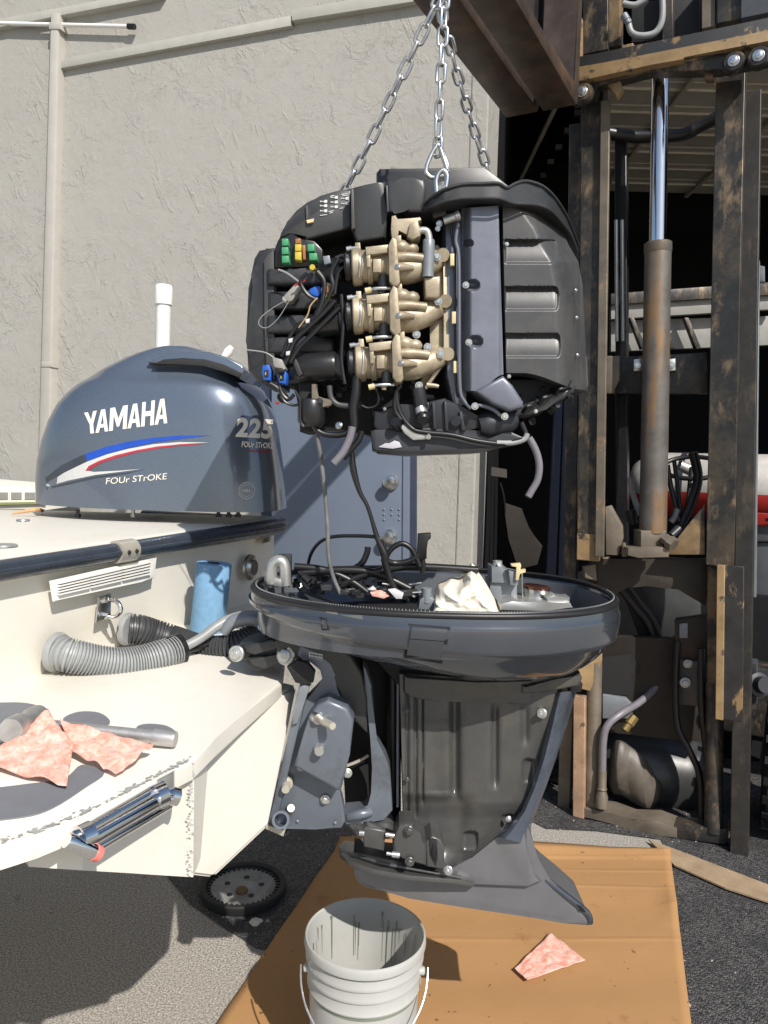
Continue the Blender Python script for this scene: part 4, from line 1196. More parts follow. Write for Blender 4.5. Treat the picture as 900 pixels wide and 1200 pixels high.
# fuse box
mb = MB(); mb.plate([(322, 290), (326, 280), (343, 272), (348, 280), (358, 280), (368, 282), (378, 292), (378, 312), (322, 314)], 1.70, 0.06, 0.004)
fb = mb.build('fuse_box', M['blackgloss'], ph)
for (x, y, w) in ((334, 283.5, 8), (334, 293.5, 8.5), (334.5, 303.5, 9), (364.5, 290, 9), (367, 300.5, 10)):
    mb = MB(); mb.plate([(x - w / 2, y - 4.2), (x + w / 2 - .6, y - 4.2), (x + w / 2, y + 4), (x - w / 2 + .4, y + 4.4)], 1.672, 0.03, 0.0022, 2)
    mb.build('relay', M['green'], fb)
MB().plate([(346, 279.5), (352, 279), (352, 285), (346, 285.5)], 1.68, 0.03, 0.002).build('fuse', M['brown'], fb)
MB().plate([(345.5, 286), (353, 286), (353, 294), (345.5, 294)], 1.678, 0.03, 0.002).build('fuse', M['yellow'], fb)
MB().plate([(345.5, 295), (353, 295), (353, 305), (345.5, 304)], 1.674, 0.03, 0.002).build('fuse', M['yellow'], fb)
MB().plate([(354, 287), (357.5, 287), (358.5, 304), (355, 304)], 1.682, 0.02, 0.001).build('fuse_rail', M['brown'], fb)
# connectors
def conn(pxs, Y, th, m, name='connector', bev=0.003): return MB().plate(pxs, Y, th, bev, 2).build(name, M[m], ph)
conn([(331, 348), (346, 332), (353, 337), (343, 352), (338, 354)], 1.655, 0.03, 'grey')
conn([(331, 347), (336, 352), (335, 355), (330, 351)], 1.65, 0.02, 'grey')
conn([(362, 339), (369, 335), (375, 335), (377, 343), (372, 348), (364, 345)], 1.65, 0.03, 'blue')
c = P(383.5, 339, 1.645)
MB().lathe(c, c + Vector((0.004, .02, 0)), [(0, .0115), (.1, .0145), (.6, .0155), (1, .012)], 8).build('round_connector', M['cream'], ph)
MB().plate([(381, 335), (387, 335), (387, 343), (381, 343)], 1.642, 0.01, 0.001).build('connector_socket', M['brown'], ph)
pxtube([(381, 348), (387, 352), (393, 357)], 0.0035, M['yellow'], 'wire', ph, Y=1.65)
c = P(366, 313, 1.66); MB().lathe(c, c + Vector((0, .02, 0)), [(0, .006), (1, .006)], 12).build('rubber_plug', M['yellow'], ph)
for (x, y) in ((312, 437), (330, 441)):
    k = conn([(x - 4.5, y - 9), (x + 3, y - 10), (x + 6, y - 3), (x + 5, y + 9), (x - 3, y + 8), (x - 5.5, y)], 1.625, 0.035, 'blue')
    MB().plate([(x - 2.6, y - 3), (x + 2.6, y - 4), (x + 2.6, y + 5), (x - 2.2, y + 5)], 1.6235, 0.01, 0.001).build('connector_socket', M['deepblack'], k)
    MB().plate([(x - 1.4, y - 1), (x - .2, y - 1), (x - .2, y + 2.5), (x - 1.4, y + 2.5)], 1.622, 0.004).build('terminal', M['yellow'], k)
conn([(319, 418), (330, 421), (335, 432), (326, 437), (320, 428)], 1.615, 0.04, 'grey')
conn([(322, 430), (331, 431), (333, 436), (325, 437)], 1.613, 0.02, 'deepblack')
conn([(341, 421), (346, 418), (355, 438), (350, 442)], 1.64, 0.03, 'blackplastic')
conn([(392, 300), (402, 297), (405, 306), (396, 309)], 1.64, 0.03, 'blackplastic')
conn([(378, 300), (386, 299), (388, 308), (380, 310)], 1.65, 0.03, 'greycast', bev=.002)
# wiring
W_ = [([(393, 352), (378, 368), (360, 385), (345, 400), (336, 422), (331, 430)], .006), ([(398, 360), (380, 378), (366, 392), (350, 408), (340, 425)], .0055), ([(386, 350), (368, 372), (350, 380), (338, 398), (330, 418)], .004),
      ([(398, 300), (410, 300), (425, 300), (440, 302), (449, 308), (446, 317), (432, 318), (414, 316)], .0042), ([(396, 303), (388, 320), (390, 335), (384, 350)], .005), ([(372, 318), (380, 330), (378, 352), (370, 370)], .005),
      ([(405, 312), (396, 320), (392, 345)], .004), ([(312, 447), (326, 455), (333, 470), (345, 475), (352, 470), (346, 458)], .003), ([(326, 446), (330, 460), (338, 468), (345, 462)], .004), ([(352, 470), (352, 492), (356, 500)], .0025),
      ([(360, 320), (352, 330), (360, 345), (372, 352)], .004), ([(400, 345), (402, 380), (400, 420), (404, 450)], .004)]
for pts, r in W_:
    pxtube([(a, b, 1.635) for a, b in pts], r, M['rubber'], 'wire', ph, n=8)
pxtube([(333, 353), (318, 362), (305, 373), (304, 381), (313, 384), (326, 373), (338, 354)], .0009, M['greyhose'], 'thin_wire', ph, Y=1.64, n=5)
pxtube([(288, 410), (310, 413), (322, 420)], .0015, M['greyhose'], 'thin_wire', ph, Y=1.66, n=5)
pxtube([(345, 335), (352, 331), (358, 329)], .002, M['red'], 'wire', ph, Y=1.64, n=6)
pxtube([(372, 349), (364, 358), (360, 370), (350, 384)], .0016, mat('tan_wire', (0.4, 0.28, 0.15), 0.5), 'wire', ph, Y=1.63, n=6)
pxtube([(326, 316), (336, 320), (350, 330)], .0022, M['greyhose'], 'wire', ph, Y=1.665, n=6)
for x, y in ((340, 399), (337, 414), (360, 376)): conn([(x - 2, y - 2), (x + 3, y - 3), (x + 2, y + 2), (x - 2, y + 2.5)], 1.624, 0.01, 'label', 'wire_tag', .001)
c = P(330, 465, 1.65); MB().lathe(c, c + Vector((0, .03, 0)), [(0, .010), (1, .012)], 12).build('sensor', M['deepblack'], ph)
MB().sphere(P(325, 472, 1.645), .004).build('plug_tip', M['red'], ph)
# ---- underside
MB().plate([(350, 447), (372, 446), (372, 506), (351, 506)], 1.68, 0.20, 0.006).build('starter_motor', M['deepblack'], ph)
MB().lathe(P(365, 468, 1.66), P(365, 500, 1.66), [(0, .026), (.1, .03), (.8, .03), (1, .022)], 22).build('starter_body', M['blackgloss'], ph)
MB().plate([(365, 450), (371, 450), (372, 466), (389, 468), (389, 474), (384, 477), (372, 477), (372, 484), (365, 484)], 1.645, 0.02, 0.003).build('relay_bracket', M['greypost'], ph)
bolt(374.5, 470.5, 1.64, .0055, ph, 'block'); 
pxtube([(366, 480), (369, 500), (378, 508), (395, 510), (408, 506), (416, 492)], .0065, M['rubber'], 'oil_hose', ph, Y=1.66)
pxtube([(386, 452), (388, 466), (396, 474), (410, 476), (418, 480)], .006, M['blackhose'], 'oil_hose', ph, Y=1.65)
pxtube([(418, 440), (417, 460), (414, 480), (415, 498), (411, 512)], [.010, .011, .010, .0085, .0085], M['rubber'], 'drain_hose', ph, Y=1.64, n=14)
pxtube([(413, 500), (410, 513), (402, 530), (391, 543)], .0082, M['hose'], 'drain_hose', ph, Y=1.625, n=16)
pxtube([(424, 505), (420, 516), (410, 528), (402, 537)], .0072, M['rubber'], 'drain_hose', ph, Y=1.66, n=12)
bolt(397, 498.5, 1.65, .0055, ph, 'steel', (-.3, -1, .2)); bolt(451, 479, 1.66, .0025, ph, 'steel')
MB().plate([(438, 480), (470, 478), (500, 470), (522, 472), (524, 505), (444, 508), (438, 498)], 1.66, 0.18, 0.008).build('crankcase', M['block'], ph)
MB().plate([(434, 505), (440, 503), (520, 500), (560, 508), (600, 506), (618, 514), (606, 521), (560, 528), (480, 531), (442, 529), (436, 528)], 1.655, 0.30, 0.006).build('base_plate', M['block'], ph)
MB().plate([(440, 527), (480, 528.5), (560, 525.5), (606, 518), (604, 522), (562, 531), (480, 534), (441, 531)], 1.645, 0.32, 0.003).build('base_gasket', M['blackgloss'], ph)
MB().plate([(443, 524), (452, 519), (456, 520), (462, 516), (468, 518), (471, 524), (460, 526)], 1.652, 0.01, 0.001).build('bare_metal_patch', mat('bare_patch', (0.42, 0.42, 0.46), 0.5), ph)
MB().lathe(P(463, 494, 1.63), P(468, 500, 1.66), [(0, .010), (.2, .012), (1, .013)], 16).build('plug', M['rubber'], ph)
MB().plate([(466, 496), (485, 500), (503, 510), (500, 515), (484, 516), (474, 508)], 1.64, 0.02, 0.003).build('alloy_strut', M['aluraw'], ph)
bolt(502, 512, 1.635, .004, ph, 'steel')
pxtube([(464, 458), (466, 475), (472, 490), (484, 503), (500, 507), (530, 510), (560, 517), (590, 520), (614, 515)], .0055, M['rubber'], 'fuel_hose', ph, Y=1.64)
pxtube([(582, 519), (600, 519), (614, 515), (618, 508)], .006, M['greyhose'], 'hose_end', ph, Y=1.64)
MB().lathe(P(490, 455, 1.65), P(494, 480, 1.65), [(0, .015), (.9, .015), (1, .012)], 18).build('oil_sensor', M['block'], ph)
MB().lathe(P(492, 478, 1.645), P(495, 487, 1.64), [(0, .012), (.5, .0125), (1, .012)], 18).build('sensor_ring', M['aluraw'], ph)
MB().lathe(P(495, 487, 1.64), P(496, 493, 1.62), [(0, .013), (.8, .0135), (1, .010)], 18).build('oil_filler', M['rubber'], ph)
MB().plate([(503, 470), (522, 466), (532, 476), (546, 484), (572, 488), (570, 500), (540, 508), (506, 506), (500, 488)], 1.655, 0.14, 0.008).build('head_lower', M['block'], ph)
for q in ([(506, 472), (509, 471), (512, 503), (508, 503)], [(520, 470), (523, 470), (526, 505), (522, 505)], [(538, 482), (541, 482), (546, 504), (541, 505)]):
    MB().plate(q, 1.645, 0.03, 0.002).build('cast_rib', M['block'], ph)
MB().lathe(P(534, 494, 1.635), P(536, 493, 1.66), [(0, .010), (.3, .0115), (1, .0125)], 16).build('blanking_plug', M['block'], ph)
MB().lathe(P(560, 500, 1.66), P(604, 492, 1.68), [(0, .02), (.2, .03), (.8, .028), (1, .018)], 24).build('thermostat_housing', M['block'], ph)
MB().plate([(590, 444), (640, 444), (676, 452), (672, 462), (650, 470), (632, 486), (612, 492), (612, 474), (602, 452)], 1.70, 0.10, 0.006).build('lower_cover', M['deepblack'], ph)
rnd = random.Random(9)
for k in range(18):
    x = rnd.uniform(600, 668); y = 452 + rnd.uniform(0, 1) * (1 - (x - 600) / 100) * 45 + 4
    r = rnd.uniform(.003, .009)
    c = P(x, y, 1.69)
    MB().lathe(c, c + Vector((rnd.uniform(-.02, .02), .03, rnd.uniform(-.015, .015))), [(0, r * .8), (.2, r), (1, r)], rnd.choice((6, 10))).build('fitting', M[rnd.choice(('block', 'blackplastic', 'rubber', 'blackgloss'))], ph)
for k in range(3):
    x = 612 + k * 19; y = 484 - k * 10
    pxtube([(x, y, 1.68), (x + 6, y - 8, 1.66), (x + 14, y - 10, 1.67), (x + 18, y - 18, 1.69)], rnd.uniform(.003, .005), M['rubber'], 'small_hose', ph, n=8, smooth=4)
bolt(628, 482, 1.66, .003, ph, 'zinc')
MB().plate([(600, 478), (626, 470), (650, 462), (668, 456), (664, 466), (640, 480), (622, 488), (604, 490)], 1.675, .06, .008, 3).build('bottom_cowl_bracket', M['blackplastic'], ph)
pxtube([(611, 495), (616, 507), (620, 515)], .006, M['rubber'], 'hose_stub', ph, Y=1.66)
o = pxtube([(620, 513), (628, 528), (632, 545), (630, 562), (623, 575), (619, 582)], .0076, M['hose'], 'overflow_hose', ph, Y=1.65, n=18)
c1, c2 = P(620.2, 579.5, 1.65), P(618.6, 582.6, 1.649)
MB().lathe(c1, c2 + (c2 - c1) * .1, [(0, .0055), (1, .0056)], 14).build('hose_bore', M['deepblack'], o)
for q in ((352, 452, 470, 500), (420, 450, 436, 478), (470, 460, 488, 470)): pass
for k in range(20):   # dark clutter under the throttle bodies
    x = rnd.uniform(376, 500); y = rnd.uniform(446, 482)
    r = rnd.uniform(.004, .010); c = P(x, y, 1.70)
    MB().lathe(c, c + Vector((rnd.uniform(-.03, .03), .02, rnd.uniform(-.02, .02))), [(0, r * .7), (.3, r), (1, r)], 8).build('fitting', M[rnd.choice(('block', 'rubber', 'blackgloss', 'blackplastic'))], ph)
pxtube([(436, 448), (443, 462), (442, 474), (432, 478), (424, 475)], .0022, M['rubber'], 'wire', ph, Y=1.63, n=6)
pxtube([(470, 452), (464, 460), (463, 480), (470, 492)], .005, M['rubber'], 'breather_hose', ph, Y=1.64)
# lifting eye
mb = MB(); mb.plate([(510, 226), (512, 214), (511, 208), (514, 202), (519, 199), (523, 203), (523, 214), (521, 226)], 1.70, 0.012, 0.002); le = mb.build('lifting_eye', M['steel'], ph)
pxtube([(512, 226), (511, 212), (514, 203), (520, 200), (524, 206), (523, 216), (521, 226)], .0055, M['steel'], 'eye_hook', ph, Y=1.655, n=12)

# ------------------------------------------------------------------ chains
def link_mesh(L, w, r):
    mb = MB(); pts = []
    n = 20
    for k in range(n):
        a = 2 * PI * k / n
        x = math.cos(a) * w; z = math.sin(a) * w + (L if math.sin(a) > 0 else -L) * (1 if abs(math.sin(a)) > 1e-6 else 0)
        pts.append(Vector((x, 0, z)))
    rings = []
    m = len(pts)
    for i, p in enumerate(pts):
        t = (pts[(i + 1) % m] - pts[i - 1]).normalized()
        up = Vector((0, 1, 0)); sd = t.cross(up)
        rings.append([p + (up * math.cos(2 * PI * k / 8) + sd * math.sin(2 * PI * k / 8)) * r for k in range(8)])
    rings.append(rings[0])
    bm = mb.bm
    vr = [[bm.verts.new(q) for q in rr] for rr in rings[:-1]]
    for i in range(m):
        a, b = vr[i], vr[(i + 1) % m]
        for k in range(8): bm.faces.new([a[k], a[(k + 1) % 8], b[(k + 1) % 8], b[k]])
    return mb
lk0 = link_mesh(0.0108, 0.0098, 0.0037)
me0 = bpy.data.meshes.new('link')
bmesh.ops.recalc_face_normals(lk0.bm, faces=lk0.bm.faces)
lk0.bm.to_mesh(me0)
for p in me0.polygons: p.use_smooth = True
me0.materials.append(M['zinc'])
def chain(path, lb, twist, pitch=0.0365):
    pts = [P(*p) for p in path]
    t = thing('chain', pts[0], lb, 'chain', 'galvanised chains holding the powerhead')
    L = [0]
    for a, b in zip(pts, pts[1:]): L.append(L[-1] + (b - a).length)
    n = int(L[-1] / pitch)
    rnd = random.Random(int(twist * 10))
    for k in range(n + 1):
        s_ = k * pitch
        j = 0
        while j < len(L) - 2 and L[j + 1] < s_: j += 1
        f = (s_ - L[j]) / (L[j + 1] - L[j])
        c = pts[j].lerp(pts[j + 1], f)
        d = (pts[j + 1] - pts[j]).normalized()
        q = d.to_track_quat('Z', 'X').to_matrix()
        a = twist + (PI / 2) * (k % 2) + rnd.uniform(-.22, .22)
        Mx = (q @ Matrix.Rotation(a, 3, 'Z')).to_4x4()
        Mx.translation = c - pts[0]
        o = bpy.data.objects.new('link', me0)
        COL.objects.link(o); o.parent = t; o.matrix_local = Mx
    return t
chain([(403, 226, 1.86), (432, 170, 1.80), (470, 90, 1.73), (516, -4, 1.68)], 'galvanised chain slanting down left to the flywheel cover', 0.5)
chain([(513, 172, 1.69), (515, 120, 1.68), (518, 60, 1.675), (521, -2, 1.67), (524, -30, 1.67)], 'galvanised chain hanging straight down to the carabiner', 0.9)
chain([(572, 200, 2.0), (555, 150, 1.92), (535, 85, 1.80), (519, 20, 1.70), (516, -10, 1.68)], 'galvanised chain slanting down right behind the powerhead', 0.2)
cr = thing('carabiner', P(513, 200, 1.69), 'steel carabiner joining the middle chain to the lifting eye', 'carabiner')
pp = [(511, 172), (506, 180), (500, 195), (500, 203), (506, 208), (515, 207), (523, 203), (525, 196), (521, 184), (516, 172), (512, 170)]
pts = [P(a, b, 1.688) for a, b in pp]
MB().tube(pts + [pts[0]], 0.0045, 12, 5, caps=False).build('carabiner_body', M['zinc'], cr)
MB().tube([P(524, 199, 1.684), P(516, 174, 1.684)], 0.005, 12, 0).build('gate', M['steel'], cr)
# =================================================================== LOWER COWL PAN
zr_ = 1.55 - (1.55 - P(297, 684, 1.83).z) * 1.0
xl_, xr_ = P(297, 686, 1.83).x, P(715, 692, 1.83).x
yn_, yf_ = PZ(520, 725, zr_).y, PZ(500, 668, zr_).y
pcx, pa = (xl_ + xr_) / 2, (xr_ - xl_) / 2
pcy, pb = (yn_ + yf_) / 2, (yf_ - yn_) / 2
def se(a, sx=1.0, sy=1.0, ex=2.35):
    c, s = math.cos(a), math.sin(a)
    x = pa * sx * (abs(c) ** (2 / ex)) * (1 if c >= 0 else -1)
    y = pb * sy * (abs(s) ** (2 / ex)) * (1 if s >= 0 else -1)
    if x < 0: y *= 1 - 0.10 * (abs(x) / pa) ** 2
    return pcx + x, pcy + y
NA = 120
def pring(sc, dz, ex=2.35, tilt=None, scy=None):
    r = []
    for k in range(NA):
        a = 2 * PI * k / NA
        x, y = se(a, sc, scy if scy else sc, ex)
        z = zr_ + (dz(x, a) if callable(dz) else dz)
        r.append(Vector((x, y, z)))
    return r
pan = thing('engine_midsection', P(560, 1070, 1.85), 'disassembled grey outboard lower half with open cowl pan and lower casing', 'outboard motor')
def dep(x): return interp([(-1, 0.050), (-0.7, 0.080), (-0.4, 0.100), (0.0, 0.124), (0.25, 0.138), (1.0, 0.145)], (x - pcx) / pa)
def lv(f): return lambda x, a: -dep(x) * f
mb = MB()
R_ = [pring(0.955, -0.085), pring(0.962, -0.012), pring(0.975, 0.0), pring(0.988, 0.001), pring(0.993, -0.004), pring(0.993, -0.014), pring(1.0, -0.018), pring(1.004, -0.024),
      pring(1.004, lv(.30)), pring(0.999, lv(.48)), pring(0.992, lv(.54)), pring(0.974, lv(.58)), pring(0.945, lv(.68)), pring(0.905, lv(.82)), pring(0.865, lv(.93)), pring(0.835, lv(1.0)), pring(0.70, lv(1.0))]
mb.loft(R_, True, True, True)
pano = mb.build('cowl_pan', M['pan'], pan, ang=50)
pbv = bvh_of(pano)
mb = MB(); mb.loft([pring(0.952, -0.084), pring(0.958, -0.006), pring(0.954, -0.006), pring(0.944, -0.084)], True, False, False)
mb.build('inner_wall', mat('pan_inside_paint', (0.11, 0.12, 0.135), 0.45), pan)
MB().loft([pring(0.95, -0.083), pring(0.3, -0.078)], True, False, True).build('pan_floor', M['deepblack'], pan)
sr = pring(0.981, 0.004); MB().tube(sr + [sr[0]], 0.0065, 10, 0, False).build('rubber_seal', M['seal'], pan)
sr2 = pring(0.966, 0.009); MB().tube(sr2 + [sr2[0]], 0.004, 8, 0, False).build('rubber_seal', M['seal'], pan)
mb = MB()
for k in range(420):
    a = PI + PI * k / 420 + 0.0
    x, y = se(a, .9655, .9655)
    if k % 2: mb.box((x, y - .001, zr_ + 0.0128), (0.0016, 0.004, 0.0022))
mb.build('seal_ribs', M['greyhose'], pan, flat=True, stuff=True)
hl = pring(1.0035, -0.0205); 
# latch and small logo recess on the pan side
def on(px, py, off=0.0): return onsurf(px, py, pbv, off)
mb = MB(); mb.prism([on(a, b, 0.010) for a, b in [(482, 734), (525, 737.5), (521, 752), (480, 749)]], (0, 0.03, 0), 0.003)
lt = mb.build('latch', M['pan'], pan)
MB().prism([on(480, 749, 0.010), on(521, 752, 0.010), on(516, 775, 0.009), on(476, 768, 0.009)], (0, 0.03, 0), 0.003).build('latch_flap', M['pan'], lt)
MB().prism([on(*q, 0.002) for q in [(479, 731), (528, 735), (524, 755), (518, 778), (473, 771), (477, 750)]], (0, 0.02, 0), 0.001).build('latch_gap', M['deepblack'], lt)
MB().prism([on(*q, 0.0025) for q in [(374, 723), (383, 725), (386, 739), (377, 739)]], (0, 0.01, 0), 0.002).build('vent_port', M['deepblack'], pan)
MB().prism([on(*q, 0.004) for q in [(376.5, 726), (381.5, 727), (383.5, 737), (378.5, 737)]], (0, 0.01, 0), 0.001).build('port_insert', M['pan'], pan)
shape_decal([(381, 706), (424, 714), (425, 726), (382, 718)], 'faded_label', pbv, mat('faded_grey_label', (0.12, 0.125, 0.12), 0.4), pan, .0008, 6)

# ---- things inside the pan
def inpan(pxs, Y, th, m, name, bev=0.003, par=pan, lab=None):
    return MB().plate(pxs, Y, th, bev).build(name, M[m], par, label=lab)
inpan([(574, 681), (606, 683), (606, 712), (574, 712)], 1.86, 0.09, 'greycast', 'gear_casing')
inpan([(576, 664), (582, 666), (583, 662), (588, 667), (594, 666), (599, 671), (600, 684), (576, 683)], 1.85, 0.07, 'greycast', 'gear_casing')
MB().lathe(P(583, 676, 1.88), P(583, 657, 1.88), [(0, .0125), (.75, .0125), (.8, .0115), (1, .0115), (1, .006), (.8, .005)], 20).build('shaft_socket', M['aluraw'], pan)
inpan([(596, 668), (606, 670), (608, 686), (598, 686)], 1.83, 0.04, 'greycast', 'casing_lug')
mb = MB(); mb.plate([(599, 661), (610, 660), (611, 664), (609, 668), (616, 667), (616, 671), (609, 672), (608, 680), (604, 680), (606, 664), (600, 664)], 1.82, 0.012, 0.001); mb.build('shift_bracket', M['cream'], pan)
pxtube([(612, 672), (612.5, 700)], .0018, M['steel'], 'shift_rod', pan, Y=1.82)
MB().lathe(P(629, 708, 1.86), P(629, 689, 1.86), [(0, .031), (1, .031)], 30).build('silver_canister', M['steel'], pan)
MB().lathe(P(628.5, 690, 1.86), P(629, 686, 1.86), [(0, .031), (.2, .034), (.8, .034), (1, .03)], 30).build('canister_rim', mat('copper_brown_rim', (0.12, 0.05, 0.035), 0.15, metal=0.6), pan)
inpan([(586, 708), (600, 704), (618, 705), (640, 705), (646, 706), (668, 706), (672, 713), (640, 716), (586, 716)], 1.78, 0.12, 'aluraw', 'alloy_plate')
inpan([(640, 700), (650, 697), (658, 701), (668, 700), (668, 708), (644, 711)], 1.79, 0.05, 'aluraw', 'alloy_plate')
inpan([(492, 703), (497, 699), (506, 700), (514, 706), (514, 716), (490, 714)], 1.74, 0.06, 'greycast', 'casting')
MB().lathe(P(500, 706, 1.75), P(500, 689, 1.75), [(0, .0125), (.1, .012), (1, .012), (1, .007), (.8, .006)], 18).build('casting_post', M['greycast'], pan)
# silver fittings at the left end
MB().tube([P(318, 684, 1.76), P(319, 664, 1.76), P(326, 657, 1.76), P(333, 662, 1.76), P(335, 686, 1.76)], .013, 16, 4).build('silver_elbow', M['aluraw'], pan)
MB().lathe(P(316, 688, 1.78), P(316, 668, 1.78), [(0, .012), (.6, .012), (.65, .016), (1, .014)], 16).build('silver_stub', M['aluraw'], pan)
MB().plate([(316, 676), (336, 680), (338, 690), (316, 686)], 1.75, 0.04, 0.004).build('silver_base', M['aluraw'], pan)
MB().plate([(326, 650), (341, 650), (341, 686), (334, 686), (334, 660), (326, 658)], 1.80, 0.02, 0.002).build('thin_bracket', M['block'], pan)
# clutter: hoses, clips and linkages
rnd = random.Random(21)
for k in range(46):
    x = rnd.uniform(342, 490); y = interp([(342, 688), (490, 703)], x) - rnd.uniform(-3, 16)
    Y = 1.70 + rnd.uniform(0, .3)
    r = rnd.uniform(.005, .012); c = P(x, y, Y)
    if rnd.random() < .5: MB().lathe(c, c + Vector((rnd.uniform(-.03, .03), rnd.uniform(-.02, .02), .02)), [(0, r), (.6, r), (.7, r * .6), (1, r * .6)], 8).build('fitting', M[rnd.choice(('block', 'rubber', 'blackgloss', 'blackplastic'))], pan)
    else: MB().box(c, (r * 3, r * 2, r * 1.6), rz=rnd.uniform(0, 3), bev=.002).build('clip', M[rnd.choice(('block', 'rubber', 'blackgloss', 'blackplastic'))], pan)
for pts, r, m in (([(350, 672), (400, 668), (440, 672), (480, 690)], .010, 'rubber'), ([(345, 664), (380, 668), (410, 680), (430, 694)], .009, 'rubber'), ([(398, 686), (420, 676), (450, 668), (484, 664), (560, 668)], .009, 'blackgloss'),
               ([(404, 692), (430, 690), (470, 692), (486, 700)], .003, 'greycast'), ([(448, 684), (470, 686), (494, 683)], .0025, 'zinc'), ([(436, 681), (452, 680), (470, 682)], .004, 'block'), ([(474, 695), (496, 694)], .0028, 'zinc')):
    pxtube([(a, b, 1.78) for a, b in pts], r, M[m], 'linkage_hose', pan, n=10)
MB().plate([(434, 695), (447, 694), (456, 699), (450, 702), (436, 699)], 1.69, 0.03, 0.003).build('red_rag_scrap', M['rag'], pan)
MB().plate([(455, 692), (463, 691), (473, 696), (471, 702), (464, 702)], 1.69, 0.02, 0.002).build('white_plug', M['label'], pan)
MB().plate([(431, 691), (437, 687), (441, 691), (436, 692)], 1.70, 0.01, 0.001).build('white_plug', M['label'], pan)

# ---- cream crumpled cloth
from mathutils import noise as mnoise
ct = MB(); bm = ct.bm
outl = [(509, 703), (509, 692), (514, 683), (522, 680), (529, 676), (538, 676), (545, 672), (549, 664), (553, 659), (557, 661), (559, 668), (565, 676), (570, 684), (575, 693), (580, 703), (584, 716)]
nc, nrow = 60, 34
grid_ = []
for j in range(nrow + 1):
    v = j / nrow; row = []
    for i in range(nc + 1):
        t = i / nc * (len(outl) - 1); k = min(int(t), len(outl) - 2); f_ = t - k
        x = outl[k][0] * (1 - f_) + outl[k + 1][0] * f_; y = outl[k][1] * (1 - f_) + outl[k + 1][1] * f_
        bx_ = 508 + (586 - 508) * i / nc
        xx = x + (bx_ - x) * v; yy = y + (718 - y) * v
        q = Vector((xx * .040, yy * .050, 3.1))
        rd = 1 - abs(mnoise.noise(q)) * 2.4
        rd2 = 1 - abs(mnoise.noise(q * 2.1 + Vector((5, 2, 9)))) * 2.2
        dpt = 1.83 - 0.15 * math.sin(v * PI / 2) ** .8 - 0.030 * rd * math.sin(PI * min(1, v + .12)) - 0.004 * rd2
        row.append(bm.verts.new(P(xx, yy, dpt)))
    grid_.append(row)
for j in range(nrow):
    for i in range(nc): bm.faces.new([grid_[j][i], grid_[j][i + 1], grid_[j + 1][i + 1], grid_[j + 1][i]])
co_ = ct.build('crumpled_cloth', M['skinbag'], ang=75)
md = co_.modifiers.new('thick', 'SOLIDIFY'); md.thickness = 0.003
tag(co_, 'cream crumpled cloth stuffed in the open cowl pan', 'cloth')

# ---- cables between powerhead and pan
def cable(pts, r, m, lb, Y=1.72, nm='cable', n=10):
    o = MB().tube([P(p[0], p[1], p[2] if len(p) > 2 else Y) for p in pts], r, n, 6).build(nm, M[m] if isinstance(m, str) else m)
    return tag(o, lb, 'cable')
cable([(371, 508), (375, 530), (379, 560), (382, 590), (384, 620), (385, 650), (390, 675), (399, 696)], .0048, mat('grey_black_cable', (0.13, 0.13, 0.13), 0.45, var=0.4, vs=20), 'straight grey cable dropping from the powerhead into the pan')
cable([(407, 510), (412, 530), (414, 550), (421, 575), (430, 592), (436, 610), (442, 630), (450, 648), (452, 662), (458, 680), (466, 696)], [.0045, .006, .008, .0055, .0045, .0045, .006, .009, .008, .007, .006], 'rubber', 'black wrapped cable running down right from the powerhead')
cable([(360, 668, 1.9), (364, 650, 1.86), (374, 636, 1.8), (390, 629, 1.76), (420, 628, 1.74), (443, 630, 1.72), (449, 637, 1.72)], .0042, 'rubber', 'thin black cable arching over the left half of the pan')
cable([(394, 676, 1.8), (412, 668, 1.8), (424, 660, 1.8), (430, 648, 1.8), (431, 641, 1.8)], .0075, 'rubber', 'short thick black hose end curling up from the pan')
cable([(450, 662, 1.74), (455, 648, 1.74), (463, 640, 1.74), (472, 637, 1.74), (482, 643, 1.74), (488, 654, 1.74), (492, 664, 1.74)], .0065, 'rubber', 'black cable loop beside the upright plug in the pan')
cable([(448, 655, 1.73), (462, 660, 1.74), (478, 658, 1.74), (488, 652, 1.74), (492, 648, 1.74)], .007, 'rubber', 'black cable joining the tied bundle to the upright plug')
up = thing('wire_plug', P(496, 665, 1.74), 'black upright plug with hooked top standing out of the pan', 'connector')
MB().plate([(490, 626), (505, 625), (505, 631), (500, 633), (500, 655), (492, 657), (489, 650)], 1.735, 0.025, 0.003).build('plug_body', M['rubber'], up)
pxtube([(495, 655), (496, 662), (495, 672)], .006, M['rubber'], 'lead', up, Y=1.745)

# =================================================================== MIDSECTION
YM = 1.70
# upper collar below the pan
MB().loft([[Vector((P(470 + 0 * k, 780, YM).x, 0, 0)) for k in range(3)]] * 2) if False else None
mb = MB(); mb.plate([(420, 740), (560, 770), (640, 770), (662, 778), (664, 794), (650, 806), (640, 808), (470, 808), (444, 780)], YM + 0.03, 0.26, 0.01); mb.build('collar', M['deepblack'], pan)
for i, (o_, m_) in enumerate((([(622, 796), (660, 781), (672, 776), (676, 782), (676, 788), (650, 800), (622, 803)], 'bracket'), ([(612, 803), (652, 799), (680, 788), (683, 796), (678, 804), (640, 812), (612, 813)], 'bracket'))):
    MB().plate(o_, YM - 0.01 - i * .008, 0.22, 0.006, 3).build('collar_step', M['mid'], pan)
mb = MB(); mb.plate([(474, 792), (560, 800), (624, 796), (624, 822), (612, 826), (600, 826), (590, 824), (520, 822), (490, 820), (474, 812)], YM - 0.012, 0.06, 0.005); mb.build('casing_shoulder', M['mid'], pan)
MB().plate([(666, 799), (680, 797), (684, 803), (682, 812), (668, 812)], YM + 0.01, 0.05, 0.008).build('side_lug', M['rubber'], pan)
